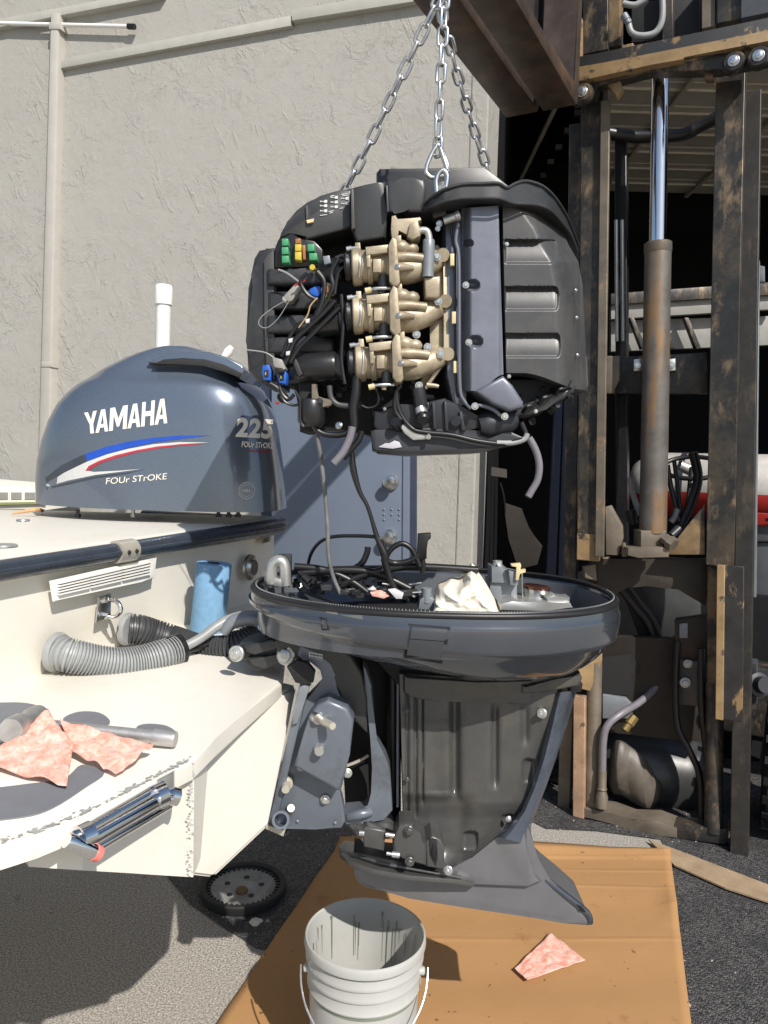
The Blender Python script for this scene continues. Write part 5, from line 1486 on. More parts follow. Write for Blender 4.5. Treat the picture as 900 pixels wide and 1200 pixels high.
# ribbed casing side
def dmid(x, y, u, v):
    Y = YM + 0.0
    def groove(xc, w, ya, yb_, d, soft=7):
        g = math.exp(-((x - xc) / w) ** 2)
        return d * g * sm(ya - soft, ya + soft, y) * (1 - sm(yb_ - soft, yb_ + soft, y))
    lx = 0.03 * (y - 870) * 0.6
    Y += groove(533 + lx * .2, 6, 800, 932, 0.018, 10)
    Y += groove(580, 4.5, 826, 920, 0.013, 9)
    Y += groove(615, 5, 826, 870, 0.011, 9)
    Y += groove(487, 2.4, 800, 955, 0.008)
    Y += groove(495.5, 1.2, 815, 940, 0.008)
    Y += groove(477, 2.4, 785, 990, 0.008)
    Y += groove(497 + 16, 17, 845, 930, 0.006, 4)
    Y += 0.016 * sm(928, 942, y) * (1 - sm(536, 560, x))
    Y += 0.012 * sm(938, 960, y)
    # pockets
    for cx, cy, rx, ry in ((620, 903, 8, 14), (595, 963, 8, 9), (551, 985, 9, 11)):
        q = abs((x - cx) / rx) ** 4 + abs((y - cy) / ry) ** 4
        Y += 0.014 * max(0, 1 - q) ** .3 * (0.4 + 0.6 * max(0, min(1, (cy + ry - y) / (2 * ry))))
    xe = interp([(800, 650), (880, 637), (950, 616), (1000, 575)], y)
    Y += 0.02 * sm(xe - 60, xe, x) * sm(820, 900, y)
    Y -= 0.018 * math.exp(-((x - 519) / 14) ** 2) * sm(990, 1014, y)
    return Y
mb = relief([(780, 468), (1030, 475)], [(780, 656), (820, 652), (880, 639), (950, 614), (985, 582), (1030, 540)], lambda u: 790 + 10 * u, lambda u: 1024 - 40 * max(0, u - .6), 110, 170, dmid, YM + 0.24)
mb.build('casing_side', M['mid'], pan, ang=70)
# trailing edge strip and foot
strip_l = [(812, 650), (880, 637), (910, 627), (947, 613), (967, 598), (980, 583)]
mb = MB()
L2 = [(650, 812), (642, 850), (633, 890), (622, 925), (611, 950), (596, 970), (583, 981)]
R2 = [(676, 809), (665, 848), (653, 885), (640, 922), (628, 952), (621, 972), (620, 990)]
rings = []
for (a, b), (c, d) in zip(L2, R2):
    rings.append([P(a, b, YM + 0.002), P(a + (c - a) * .25, b + (d - b) * .25, YM - 0.014), P(a + (c - a) * .7, b + (d - b) * .7, YM + 0.004), P(c, d, YM + 0.05), P(c, d, YM + 0.2), P(a, b, YM + 0.2)])
mb.loft(rings); mb.build('trailing_edge', M['bracket'] if False else mat('blue_grey_edge_paint', (0.12, 0.14, 0.18), 0.36, metal=0.35, dirt=(0.03, 0.03, 0.03), dth=0.6, var=.15), pan, ang=50)
foot = [(583, 980), (602, 966), (612, 952), (621, 948), (624, 968), (620, 990), (622, 1000), (628, 1014), (646, 1032), (668, 1050), (688, 1068), (693, 1080), (691, 1087), (660, 1082), (627, 1076), (540, 1063), (480, 1053), (432, 1043), (421, 1038), (415, 1028), (413, 1014), (440, 1018), (480, 1022), (530, 1024), (556, 1010)]
mb = MB()
f0 = [P(a, b, YM + 0.028) for a, b in foot]
mb.prism(f0, (0, 0.13, 0), 0.014, 4)
fo = mb.build('lower_casing', M['apron'], pan, ang=50)
mb = MB()
mb.plate([(583, 981), (604, 966), (611, 955), (617, 966), (614, 1000), (620, 1020), (636, 1034), (620, 1041), (560, 1036), (500, 1032), (470, 1026), (530, 1022), (556, 1008)], YM + 0.012, 0.04, 0.010, 3)
mb.build('casing_flank', M['apron'], pan, ang=50)
MB().tube([P(624, 1016, YM + .04), P(640, 1031, YM + .035), P(664, 1050, YM + .03), P(688, 1070, YM + .03), P(692, 1082, YM + .03)], [.006, .008, .008, .008, .006], 12, 5).build('skeg_edge', M['pan'], pan)
MB().plate([(676, 1060), (682, 1063), (687, 1069), (680, 1068)], YM + 0.02, 0.02, .001).build('chipped_edge', M['rubber'], pan)
# cavitation plate tongue
def V(a, b, Y): return P(a, b, Y)
mb = MB()
mb.prism([V(397, 990, 1.80), V(399, 1000, 1.74), (V(410, 1009, 1.70)), V(440, 1019, 1.67), V(480, 1026, 1.665), V(535, 1030, 1.68), V(556, 1034, 1.70), V(556, 1024, 1.9), V(480, 1008, 1.95), V(425, 988, 1.94), V(404, 984, 1.88)], (0, 0, -0.011), 0.004, 2)
mb.build('plate_tongue', M['mid'], pan, ang=40)
mb = MB(); mb.tube([V(420, 1003, 1.72), V(450, 1012, 1.69), V(500, 1021, 1.685), V(540, 1028, 1.69)], .004, 8, 4); mb.build('plate_ridge', M['mid'], pan)
# lower mount
MB().plate([(425, 972), (430, 969), (452, 974), (450, 998), (426, 993)], 1.665, 0.08, 0.005, 3).build('lower_mount', M['mid'], pan)
MB().lathe(P(448, 976, 1.70), P(450, 963, 1.72), [(0, .03), (.4, .03), (.5, .026), (1, .024)], 22).build('mount_cap', M['mid'], pan)
MB().plate([(461, 981), (468, 968), (476, 966), (484, 967), (489, 979), (500, 988), (500, 1016), (474, 1009), (460, 1001)], 1.655, 0.07, 0.009, 4).build('mount_housing', M['mid'], pan)
MB().plate([(499, 986), (506, 980), (516, 984), (521, 994), (521, 1019), (500, 1016)], 1.66, 0.07, 0.004, 3).build('mount_housing', M['mid'], pan)
MB().plate([(503, 983), (512, 984), (513, 1006), (511, 1015), (504, 1002)], 1.657, 0.01, 0.001).build('slot', M['deepblack'], pan)
MB().lathe(P(508, 988, 1.66), P(509, 1008, 1.66), [(0, .004), (.5, .008), (1, .004)], 12).build('slot_roller', M['rubber'], pan)
MB().lathe(P(421, 976, 1.67), P(427, 976, 1.67), [(0, .007), (1, .007)], 12).build('side_bolt', M['zinc'], pan)
MB().lathe(P(453, 1000, 1.65), P(468, 1002, 1.65), [(0, .004), (.4, .004), (.42, .007), (1, .007)], 12).build('pin', M['zinc'], pan)
MB().lathe(P(452, 978, 1.66), P(462, 979, 1.66), [(0, .006), (1, .005)], 12).build('pin', M['zinc'], pan)
for x, y in ((479.5, 973.5), (480, 1010)): bolt(x, y, 1.648, .0075, pan, 'mid')
bolt(525, 1020, 1.67, .0075, pan, 'zinc', (-.3, -1, .1)); bolt(635, 836, 1.695, .008, pan, 'aluraw', (-.5, -1, .1), h=1.6); bolt(596, 960, 1.712, .005, pan, 'zinc')
bolt(476, 833, 1.69, .004, pan, 'mid'); bolt(477, 914, 1.69, .004, pan, 'mid')
# black leg column and pale rod standing for the lit slit beside the casing
MB().plate([(384, 742), (440, 752), (470, 770), (470, 962), (452, 962), (440, 900), (436, 965), (404, 962), (405, 860), (392, 800)], 1.84, 0.16, 0.01).build('swivel_body', M['deepblack'], pan)
MB().lathe(P(461, 772, 1.78), P(460, 962, 1.78), [(0, .015), (1, .015)], 18).build('steering_tube', M['rubber'], pan)
MB().lathe(P(466.5, 775, 1.74), P(466, 945, 1.74), [(0, .0035), (1, .0035)], 10).build('lit_slit', M['greycast'], pan)
# ---- clamp bracket
YB = 1.66
mb = MB(); mb.plate([(312, 967), (318, 942), (321, 932), (341, 898), (346, 860), (355, 822), (372, 805), (380, 796), (377, 784), (364, 776), (356, 772), (348, 768), (352, 756), (372, 764), (388, 778), (394, 792), (393, 808), (404, 822), (406, 860), (402, 900), (396, 925), (401, 940), (405, 962), (400, 971), (370, 972), (337, 969), (318, 976)], YB + 0.01, 0.035, 0.004, 3)
br = mb.build('clamp_bracket', M['bracket'], pan)
mb = MB(); mb.plate([(344, 899), (361, 841), (372, 826), (384, 820), (407, 830), (414.5, 845), (410, 884), (400, 925), (396, 928)], YB - 0.045, 0.07, 0.010, 4)
mb.build('bracket_box', M['bracket'], br)
mb = MB(); mb.plate([(314, 965), (350, 808), (356, 806), (361, 809), (322, 972), (316, 976)], YB - 0.022, 0.06, 0.004, 2); mb.build('bracket_flange', M['bracket'], br)
mb = MB(); mb.plate([(350, 806), (356, 803), (363, 806), (349, 848), (342, 850), (343, 835)], YB - 0.035, 0.03, 0.004); mb.build('corner_cap', M['greycast'], br)
mb = MB(); mb.plate([(425, 780), (429, 784), (436, 806), (440, 867), (452, 888), (457, 902), (460, 950), (450, 962), (436, 964), (420, 962), (406, 968), (402, 960), (404, 952), (425, 950), (433, 944), (436.5, 930), (436, 900), (434, 867), (428, 806)], YB + 0.03, 0.05, 0.004, 3)
mb.build('swivel_arm', M['bracket'], pan)
MB().tube([P(409, 957, YB + .03), P(422, 954, YB + .022), P(435, 952, YB + .03)], [.010, .012, .009], 14, 4).build('lower_arm', M['bracket'], pan)
MB().plate([(336, 782), (348, 774), (360, 777), (369, 788), (367, 800), (356, 803), (346, 800)], YB - .034, .02, .002).build('hollow_shade', M['deepblack'], br)  # black plate standing for shade inside the curved bracket band
# top yoke in black
mb = MB(); mb.plate([(318, 752), (340, 742), (362, 744), (392, 752), (412, 768), (424, 790), (430, 820), (430, 860), (414, 845), (407, 830), (396, 815), (394, 792), (384, 776), (366, 768), (348, 768), (330, 772)], YB + 0.012, 0.12, 0.008, 3)
mb.build('bracket_top', M['blackplastic'], br)
MB().plate([(362, 764), (378, 767), (378, 774), (362, 770.5)], YB + 0.009, 0.004, 0).build('data_label', M['label'], br)
mb = MB()
for k in range(9): mb.plate([(363.5 + k * 1.6, 765.6 + k * .3), (364.4 + k * 1.6, 765.7 + k * .3), (364.4 + k * 1.6, 768 + k * .3), (363.5 + k * 1.6, 767.8 + k * .3)], YB + 0.0082, 0.002)
for k in range(12): mb.plate([(363 + k * 1.25, 769.2 + k * .25), (363.7 + k * 1.25, 769.2 + k * .25), (363.7 + k * 1.25, 770.6 + k * .25), (363 + k * 1.25, 770.5 + k * .25)], YB + 0.0082, 0.002)
mb.build('label_marks', M['deepblack'], br, flat=True)
for x, y, r in ((375, 877, .011), (336, 921, .010)):
    c = P(x, y, YB - .05 if x == 375 else YB - .02)
    MB().lathe(c + Vector((-.004, .02, 0)), c + Vector((0, -.02, 0)), [(0, r * 1.5), (.25, r * 1.5), (.25, r), (.9, r), (1, r * .85)], 18).build('bolt', M['railcap'] if r < .011 else M['aluraw'], br)
c = P(372, 842, YB - .03)
MB().lathe(c, P(390, 851, YB - .09), [(0, .0085), (.9, .0085), (1, .0075)], 18).build('pivot_stud', M['railcap'], br)
MB().lathe(P(369, 840, YB - .04), P(373, 843, YB - .055), [(0, .013), (1, .012)], 18).build('stud_collar', M['steel'], br)
for x, y in ((381, 937), (353, 898), (407, 906)): bolt(x, y, YB + .005, .0075, br, 'aluraw')
c = P(330, 960, YB - .01)
MB().lathe(c + Vector((0, .01, 0)), P(329, 961, YB - .05), [(0, .019), (1, .019), (1, .0135), (.2, .0125)], 24).build('tube_end', M['bracket'], br)
MB().lathe(P(340, 948, YB), P(341, 947, YB - .03), [(0, .010), (.7, .010), (1, .008)], 16).build('grease_cap', M['railcap'], br)
for x, y in ((349, 962), (393, 964)): MB().lathe(P(x, y, YB + .012), P(x, y, YB + .004), [(0, .004), (1, .003)], 10).build('rivet', M['bracket'], br)
MB().plate([(311, 966), (334, 974), (332, 981), (311, 972)], YB - .03, 0.04, .003).build('bracket_foot', M['railcap'], br)
pxtube([(405, 898), (420, 892), (432, 885)], .004, M['railcap'], 'cylinder_rod', pan, Y=1.74)
pxtube([(404, 902), (418, 895), (428, 890)], .010, M['rubber'], 'trim_cylinder', pan, Y=1.77)
# steering yoke over the platform
yk = [(276, 760), (290, 754), (330, 742), (346, 740), (350, 752), (340, 772), (322, 780), (300, 788), (284, 776)]
mb = MB(); mb.plate(yk, 1.70, 0.10, 0.008, 3); mb.build('steering_yoke', M['block'], pan)
mb = MB(); mb.plate([(286, 758), (322, 748), (340, 750), (334, 758), (298, 768), (288, 764)], 1.68, 0.03, 0.005, 3); mb.build('yoke_bar', M['blackplastic'], pan)
mb = MB(); mb.plate([(290, 771), (322, 770), (340, 764), (338, 774), (310, 784), (296, 780)], 1.685, 0.03, 0.004, 3); mb.build('yoke_bar', M['blackplastic'], pan)
for x, y, r in ((277, 766, .0125), (335, 768, .015)):
    MB().bolt(P(x, y, 1.675), r, (-.3, -1, .15), .5).build('yoke_bolt', M['aluraw'], pan)
pxtube([(306, 727), (318, 728), (328, 731)], .010, M['block'], 'grease_fitting', pan, Y=1.74, n=14)
pxtube([(324, 730), (332, 732)], .007, M['red'], 'cap', pan, Y=1.735)
pxtube([(311, 730), (312, 742), (314, 752)], .010, M['block'], 'link_post', pan, Y=1.74, n=12)
MB().tube([P(262, 742, 1.9), P(275, 728, 1.9), P(300, 726, 1.9), P(312, 738, 1.9)], [.012, .018, .018, .014], 12, 4).build('rear_casting', M['greycast'], pan)
MB().tube([P(336, 745, 1.82), P(350, 738, 1.80), P(372, 727, 1.78)], .006, 10, 4).build('grey_rod', M['greyhose'], pan)

# =================================================================== COWLING on the deck
cw = thing('engine_cowling', P(190, 600, 2.55), 'slate blue outboard cowling with white lettering resting on the boat deck', 'cowling')
YC = 2.64   # centre plane
def cpt(px, py): return P(px, py, YC)
# silhouette: left and right limits for each height, in picture rows; sections are rounded boxes
rows = [(598, 41, 329), (590, 41.5, 328.5), (570, 42, 327), (545, 45, 325), (520, 51, 322), (495, 60, 319), (475, 71, 315), (462, 82, 311), (452, 93, 304), (447, 101, 297), (444.5, 105, 294), (435, 119, 283), (428, 132, 277), (421, 146, 270), (415, 161, 262), (410, 178, 250), (407, 195, 235)]
RB = []
for (y, l, r) in rows:
    f = (598 - y) / 191.0
    L_p, R_p = P(l, y, YC - .05), P(r, y, YC - .10)
    cx = (L_p.x + R_p.x) / 2; a = (R_p.x - L_p.x) / 2
    b_ = max(.07, 0.265 * (1 - 0.10 * f - 0.32 * max(0, f - .68) ** 1.2 * 3))
    z = P((l + r) / 2, y, YC - b_ * (.95 if f < .8 else .8)).z
    b = 0.265 * (1 - 0.10 * f - 0.32 * max(0, f - .68) ** 1.2 * 3)
    b = max(b, 0.07)
    if y < 446: b *= .955; a *= .985; b_ *= .955
    ring = []
    n = 96
    for k in range(n):
        t = 2 * PI * k / n
        c, s = math.cos(t), math.sin(t)
        ex = 5.0
        x = a * abs(c) ** (2 / (ex if c > 0 else 2.3 + 3.0 * f)) * (1 if c > 0 else -1)
        yv = b * abs(s) ** (2 / 2.7) * (1 if s > 0 else -1)
        # tapering towards the front (left)
        if x < 0: yv *= 1 - 0.22 * (1 - f) * (abs(x) / a) ** 1.5
        ring.append(Vector((cx + x, YC + yv, z + 0.0)))
    RB.append(ring)
mb = MB(); mb.loft(RB)
shell = mb.build('shell', M['cowl'], cw, ang=60)
cbv = bvh_of(shell)
def con(px, py, off=0.0): return onsurf(px, py, cbv, off)
# raised top visor with the dark air intake below it
vis_t = [(196, 417), (212, 412), (240, 411), (262, 415), (282, 423), (289, 430)]
MB().plate([(172, 424), (192, 416), (215, 411.5), (245, 412), (268, 419), (284, 428), (288, 434), (281, 444), (262, 433), (240, 427), (212, 425.5), (186, 427)], 2.42, 0.36, 0.006, 3).build('visor', M['cowl'], cw)
MB().plate([(178, 427), (192, 421), (214, 419.5), (240, 421), (262, 427), (283, 437), (280, 443), (262, 434), (240, 428), (212, 427)], 2.413, 0.02, 0.002).build('air_intake', M['deepblack'], cw)
MB().plate([(276, 447), (300, 452), (309, 458), (318, 478), (300, 466), (284, 455)], 2.44, 0.02, 0.003).build('rear_step', M['navy'], cw)
MB().plate([(42, 592), (328, 594), (328, 598.5), (42, 598.5)], 2.352, 0.02, 0.001).build('lower_lip', M['dec_dark'], cw) if False else None
for x in (91, 156, 256, 268, 279):
    MB().lathe(P(x, 597, 2.48), P(x, 606, 2.48), [(0, .006), (.6, .006), (.6, .010), (1, .010)], 10).build('peg', M['blackplastic'] if x != 156 else M['aluraw'], cw)
# decals
blue_ = [(60, 552), (80, 541), (105, 530), (135, 521), (165, 515), (200, 511), (247, 510), (200, 515), (165, 521), (135, 529), (108, 539), (85, 549), (62, 562), (56, 566)]
shape_decal([(53, 560), (72, 545), (95, 534), (112, 528), (112, 536), (90, 546), (70, 557), (54, 566)], 'dark_stripe', cbv, M['dec_dark'], cw, .0012)
shape_decal([(100, 532), (125, 523.5), (150, 517.5), (180, 513), (210, 510.5), (247, 510), (210, 514.5), (180, 518.5), (150, 525), (125, 532), (102, 541)], 'blue_stripe', cbv, M['dec_blue'], cw, .0016)
shape_decal([(54, 568), (75, 554), (102, 541), (125, 532.5), (150, 526), (180, 520.5), (210, 518), (246, 518.5), (210, 520.5), (180, 524.5), (150, 530.5), (128, 537), (110, 544), (100, 551), (110, 553), (140, 551.5), (166, 549.5), (140, 553), (112, 556.5), (80, 563), (56, 570)], 'white_stripe', cbv, M['dec_silver'], cw, .0014)
shape_decal([(100, 551.5), (104, 546), (116, 540), (135, 533.5), (160, 527.5), (185, 523), (215, 520.3), (246, 519.6), (215, 521.8), (186, 525.2), (160, 530), (136, 536.4), (118, 542.6), (107, 548.5), (103, 552)], 'red_stripe', cbv, M['dec_red'], cw, .0018)
shape_decal([(54, 571), (80, 565), (112, 558), (150, 553.5), (170, 549.8), (150, 555), (112, 560.5), (80, 568), (54, 574)], 'thin_dark_stripe', cbv, M['dec_dark'], cw, .0012)  # thin dark decal line below the white stripe
def thick_letters(strokes, x0, y0, w, h, dx, dy, shear, name, mt, t):
    pass
GL = {'Y': [[(0, 1), (.30, 1), (.5, .62), (.70, 1), (1, 1), (.64, .42), (.64, 0), (.36, 0), (.36, .42)]],
      'A': [[(0, 0), (.34, 1), (.5, 1), (.5, .78), (.385, .34), (.27, 0)], [(1, 0), (.66, 1), (.5, 1), (.5, .78), (.615, .34), (.73, 0)], [(.33, .20), (.385, .36), (.615, .36), (.67, .20)]],
      'M': [[(0, 0), (0, 1), (.22, 1), (.22, 0)], [(.22, 1), (.27, 1), (.5, .48), (.5, .14), (.44, .14), (.22, .66)], [(.78, 0), (.78, 1), (1, 1), (1, 0)], [(.78, .66), (.56, .14), (.5, .14), (.5, .48), (.73, 1), (.78, 1)]],
      'H': [[(0, 0), (0, 1), (.28, 1), (.28, .6), (.72, .6), (.72, 1), (1, 1), (1, 0), (.72, 0), (.72, .4), (.28, .4), (.28, 0)]]}
cw_w = {'Y': 15.0, 'A': 15.0, 'M': 20.5, 'H': 14.8}
x_ = 97.5
for gi, ch in enumerate('YAMAHA'):
    w_ = cw_w[ch]
    for si, poly in enumerate(GL[ch]):
        q = []
        for u_, v_ in poly:
            xx = x_ + u_ * w_ + v_ * 1.0 - (1 - v_) * 0.5 * (ch != 'Y') + (3 if ch == 'Y' else 0) * (1 - v_)
            t_ = (xx - 100) / 95
            yb_ = 509 - 13.0 * t_; h_ = 25.5 + 4.0 * t_
            q.append((xx, yb_ - v_ * h_))
        shape_decal(q, 'letter', cbv, M['dec_white'], cw, .0018 + .0001 * si, 4)
    x_ += w_ + (-0.2 if ch == 'Y' else 1.0)
text_decal('FOUr STrOKE', 'lettering', 124, 567.5, 195, 561.5, 7.2, 0.12, cbv, M['dec_white'], cw, .002, ncut=16, bold=0.0)
text_decal('225', 'lettering', 276, 510.5, 318.5, 513, 21.5, 0.12, cbv, M['dec_white'], cw, .0025, ncut=12, bold=0.045, sp=1.08)
text_decal('FOUr STrOKE', 'lettering', 283, 523.5, 320, 525.5, 6.5, 0.12, cbv, M['dec_white'], cw, .0025, ncut=12, bold=0.03)
text_decal('Fuel Injection', 'lettering', 291, 529.5, 317, 530.5, 3.6, 0.2, cbv, M['dec_red'], cw, .0025, ncut=8, bold=0.01)
# ringed star badge
bx0, by0 = 289, 575
for r0_, r1_ in ((9.5, 8.6), (6.6, 6.0)):
    for q in range(4):
        o_ = [(bx0 + r0_ * math.cos(a), by0 + r0_ * 1.08 * math.sin(a)) for a in [PI / 2 * q + PI / 2 * k / 8 for k in range(9)]] + [(bx0 + r1_ * math.cos(a), by0 + r1_ * 1.08 * math.sin(a)) for a in [PI / 2 * q + PI / 2 * k / 8 for k in range(8, -1, -1)]]
        shape_decal(o_, 'badge_ring', cbv, M['dec_silver'], cw, .002, 2)
for sx_ in (-3.4, 0, 3.4):
    st = []
    for k in range(10):
        rr = (2.3 if k % 2 == 0 else 1.0) * (1.25 if sx_ == 0 else 1)
        a = -PI / 2 + PI * k / 5
        st.append((bx0 + sx_ + rr * math.cos(a), by0 + rr * math.sin(a)))
    shape_decal(st, 'badge_star', cbv, M['dec_silver'], cw, .0022, 2)
for k in range(14):
    a = 2 * PI * k / 14
    c_, s_ = math.cos(a), math.sin(a)
    shape_decal([(bx0 + 7.3 * c_ - .4, by0 + 8 * s_ - .5), (bx0 + 7.3 * c_ + .5, by0 + 8 * s_ - .5), (bx0 + 7.3 * c_ + .5, by0 + 8 * s_ + .5), (bx0 + 7.3 * c_ - .4, by0 + 8 * s_ + .5)], 'badge_mark', cbv, M['dec_silver'], cw, .002, 2)
# =================================================================== FORKLIFT
TH = R(-28)
U = Vector((math.cos(TH), math.sin(TH), 0)); V_ = Vector((-math.sin(TH), math.cos(TH), 0))
fl = thing('forklift', Vector((1.25, 3.3, 0)), 'worn black and yellow forklift with raised mast holding the powerhead', 'forklift')
def rail(a, b, w, d, m, name, par=fl, bev=0.003):
    """upright between two points given as (px, py, Y) of its front left edge; w across, d deep"""
    A_, B_ = P(*a), P(*b)
    mb = MB()
    def sec(p): return [p, p + U * w, p + U * w + V_ * d, p + V_ * d]
    mb.loft([sec(B_), sec(A_)])
    return mb.build(name, M[m] if isinstance(m, str) else m, par, ang=30, bevel=bev, bseg=2)
def chan(a, b, w, d, m, name, t=0.02, par=fl):
    """open channel section upright"""
    A_, B_ = P(*a), P(*b)
    def sec(p): return [p, p + U * w, p + U * w + V_ * t, p + U * t + V_ * t, p + U * t + V_ * (d - t), p + U * w + V_ * (d - t), p + U * w + V_ * d, p + V_ * d]
    mb = MB(); mb.loft([sec(B_), sec(A_)])
    return mb.build(name, M[m], par, ang=30, bevel=0.002)
# uprights: top and bottom edges follow the leaning mast
rail((667, 146, 3.42), (658, 820, 3.42), 0.055, 0.05, 'blackrod', 'outer_upright')
rail((658, 812, 3.42), (652, 976, 3.40), 0.055, 0.05, 'greypost', 'upright_foot')
rail((682, 62, 3.28), (676, 655, 3.28), 0.088, 0.10, 'blackrod', 'inner_upright')
rail((704, 118, 3.22), (697, 652, 3.22), 0.036, 0.02, 'greypost', 'upright_lip')
rail((720, 158, 3.45), (722, 640, 3.45), 0.05, 0.05, 'blackgloss', 'chain_guide')
for dx_ in (0, 7): MB().tube([P(722 + dx_, 258, 3.38), P(723 + dx_, 400, 3.38)], 0.008, 10, 0).build('feed_pipe', M['aluraw'], fl)
rail((839, 84, 3.10), (827, 662, 3.10), 0.104, 0.09, 'blackrod', 'inner_upright')
rail((870, 108, 3.16), (855, 1008, 3.02), 0.068, 0.08, mat('dusty_black_upright', (.032, .029, .026), .5, metal=.2, var=.3, wear=(.12, .095, .065), wa=.52, wb=.74, ws=10, wsc=(1.2, 1.2, .5), bump=.3, bs=90, bd=.001), 'outer_upright')
rail((882, 128, 3.20), (872, 700, 3.14), 0.028, 0.06, 'blackrod', 'upright_lip')
rail((840, 662, 3.06), (838, 843, 3.02), 0.030, 0.03, 'yellowpaint', 'worn_upright')
rail((848, 662, 3.055), (846, 843, 3.015), 0.075, 0.03, 'dust', 'worn_upright')
rail((829, 664, 3.14), (829, 800, 3.12), 0.045, 0.05, 'dimyellow', 'worn_upright')
# dusty steel foot ends of the inner uprights
rail((676, 625, 3.275), (675.5, 656, 3.275), 0.094, 0.03, 'yellowpaint', 'upright_end')
# lower left: tan plate, post and lift cylinder
mb = MB(); mb.plate([(672, 770), (680, 762), (696, 742), (706, 746), (706, 774), (692, 810), (676, 806)], 3.30, 0.04, 0.003); mb.build('lower_gusset', M['yellowpaint'], fl)
rail((672, 815, 3.32), (671, 957, 3.30), 0.05, 0.04, mat('pinkish_worn_steel', (0.34, 0.22, 0.14), 0.6, var=.25, wear=(.12, .08, .06), wa=.6, wb=.64, ws=12), 'lower_post')
MB().lathe(P(697, 775, 3.33), P(694, 947, 3.32), [(0, .032), (.72, .032), (.73, .036), (1, .036)], 24).build('tilt_cylinder', M['greypost'], fl)
MB().lathe(P(838, 800, 3.18), P(836, 975, 3.1), [(0, .036), (1, .036)], 20).build('tilt_cylinder', M['blackrod'], fl)
rail((690, 652, 3.45), (688, 800, 3.45), 0.03, 0.1, 'dimyellow', 'lower_post')
for x, y, w, h in ((684, 661, 14, 20), (703, 652, 12, 20)):
    mb = MB(); mb.plate([(x, y + 3), (x + w, y), (x + w + 2, y + h), (x + 2, y + h - 4)], 3.34, 0.03, 0.002); mb.build('broken_bracket', M['greypost'], fl)
# bottom cross member with its thick tan step
def slab(pxs, ext, m, name, bev=0.003):
    mb = MB(); mb.prism([P(*p) for p in pxs], ext, bev); return mb.build(name, M[m] if isinstance(m, str) else m, fl, ang=30)
slab([(684, 958, 3.28), (715, 964, 3.24), (745, 976, 3.19), (793, 982, 3.12), (793, 971, 3.12), (770, 962, 3.15), (740, 961, 3.19), (716, 952, 3.24), (685, 947, 3.28)], V_ * 0.12, 'greypost', 'bottom_cross_member')
slab([(790, 982, 3.13), (852, 990, 3.06), (852, 972, 3.06), (790, 968, 3.13)], V_ * 0.1, 'blackrod', 'bottom_cross_member')
# middle cross member and cylinder clamps
slab([(710, 419, 3.36), (829, 413, 3.22), (829, 461, 3.22), (710, 461, 3.36)], V_ * 0.03, 'blackrod', 'middle_cross_member')
slab([(711, 417, 3.345), (726, 417, 3.33), (726, 446, 3.33), (720, 455, 3.335), (720, 461, 3.335), (710, 461, 3.345)], V_ * 0.02, 'greypost', 'rusty_tab')
for x in (747, 787):
    slab([(x - 4.5, 421, 3.24), (x + 4.5, 420, 3.235), (x + 4.5, 434, 3.235), (x - 4.5, 435, 3.24)], V_ * 0.03, 'aluraw', 'clamp_tab')
    MB().bolt(P(x, 428, 3.23), .010, (-.3, -1, 0)).build('clamp_bolt', M['zinc'], fl)
# lift cylinder: rod, collar, barrel, foot
MB().lathe(P(774, 70, 3.22), P(770.5, 288, 3.2), [(0, .0345), (1, .0345)], 36).build('chrome_rod', M['chrome'], fl)
MB().lathe(P(771, 284, 3.2), P(771, 297, 3.2), [(0, .048), (.1, .055), (.9, .055), (1, .052)], 32).build('barrel_collar', M['rust'], fl)
MB().lathe(P(771, 296, 3.2), P(765, 624, 3.2), [(0, .0525), (1, .0555)], 36).build('cylinder_barrel', M['rust'], fl)
slab([(751, 622, 3.15), (781, 622, 3.15), (776, 642, 3.15), (751, 641, 3.15)], (0, .09, 0), 'greypost', 'barrel_foot')
slab([(736, 642, 3.14), (776, 641, 3.11), (784, 644, 3.11), (784, 653, 3.11), (749, 654, 3.13), (736, 651, 3.14)], (0, .1, 0), 'greypost', 'foot_plate')
MB().lathe(P(778, 630, 3.14), P(790, 639, 3.10), [(0, .022), (.5, .022), (.5, .03), (1, .028)], 6).build('hose_union', M['greypost'], fl)
MB().lathe(P(700 + 86, 628, 3.18), P(700 + 95, 620, 3.2), [(0, .016), (1, .02)], 12).build('hose_elbow', M['block'], fl)
# gussets at the ends of the inner uprights, and the lower frame with shade and grime in its plate colours
slab([(709, 594, 3.24), (716, 592, 3.24), (729, 616, 3.22), (730, 630, 3.22), (724, 651, 3.22), (710, 650, 3.24)], V_ * .02, 'greypost', 'gusset')
MB().lathe(P(731, 636, 3.2), P(732, 652, 3.2), [(0, .008), (1, .012)], 8).build('gusset_bolt', M['greypost'], fl)
slab([(826, 590, 3.12), (826, 650, 3.12), (780, 650, 3.18), (796, 628, 3.16)], V_ * .03, 'dimyellow', 'gusset')
slab([(700, 655, 3.34), (829, 655, 3.2), (829, 698, 3.2), (826, 710, 3.2), (795, 690, 3.24), (758, 686, 3.28), (736, 688, 3.3), (715, 700, 3.34), (700, 700, 3.35)], V_ * .03, mat('grimy_shaded_plate', (.03, .022, .015), .6, var=.3, wear=(.12, .08, .04), wa=.62, wb=.72, ws=5), 'lower_frame_plate')
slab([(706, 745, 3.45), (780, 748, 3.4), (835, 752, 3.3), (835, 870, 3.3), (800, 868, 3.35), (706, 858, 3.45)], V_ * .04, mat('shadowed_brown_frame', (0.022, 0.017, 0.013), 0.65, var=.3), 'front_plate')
slab([(706, 770, 3.44), (738, 766, 3.42), (750, 780, 3.41), (750, 816, 3.41), (706, 812, 3.44)], -V_ * .004, 'deepblack', 'plate_window', 0)
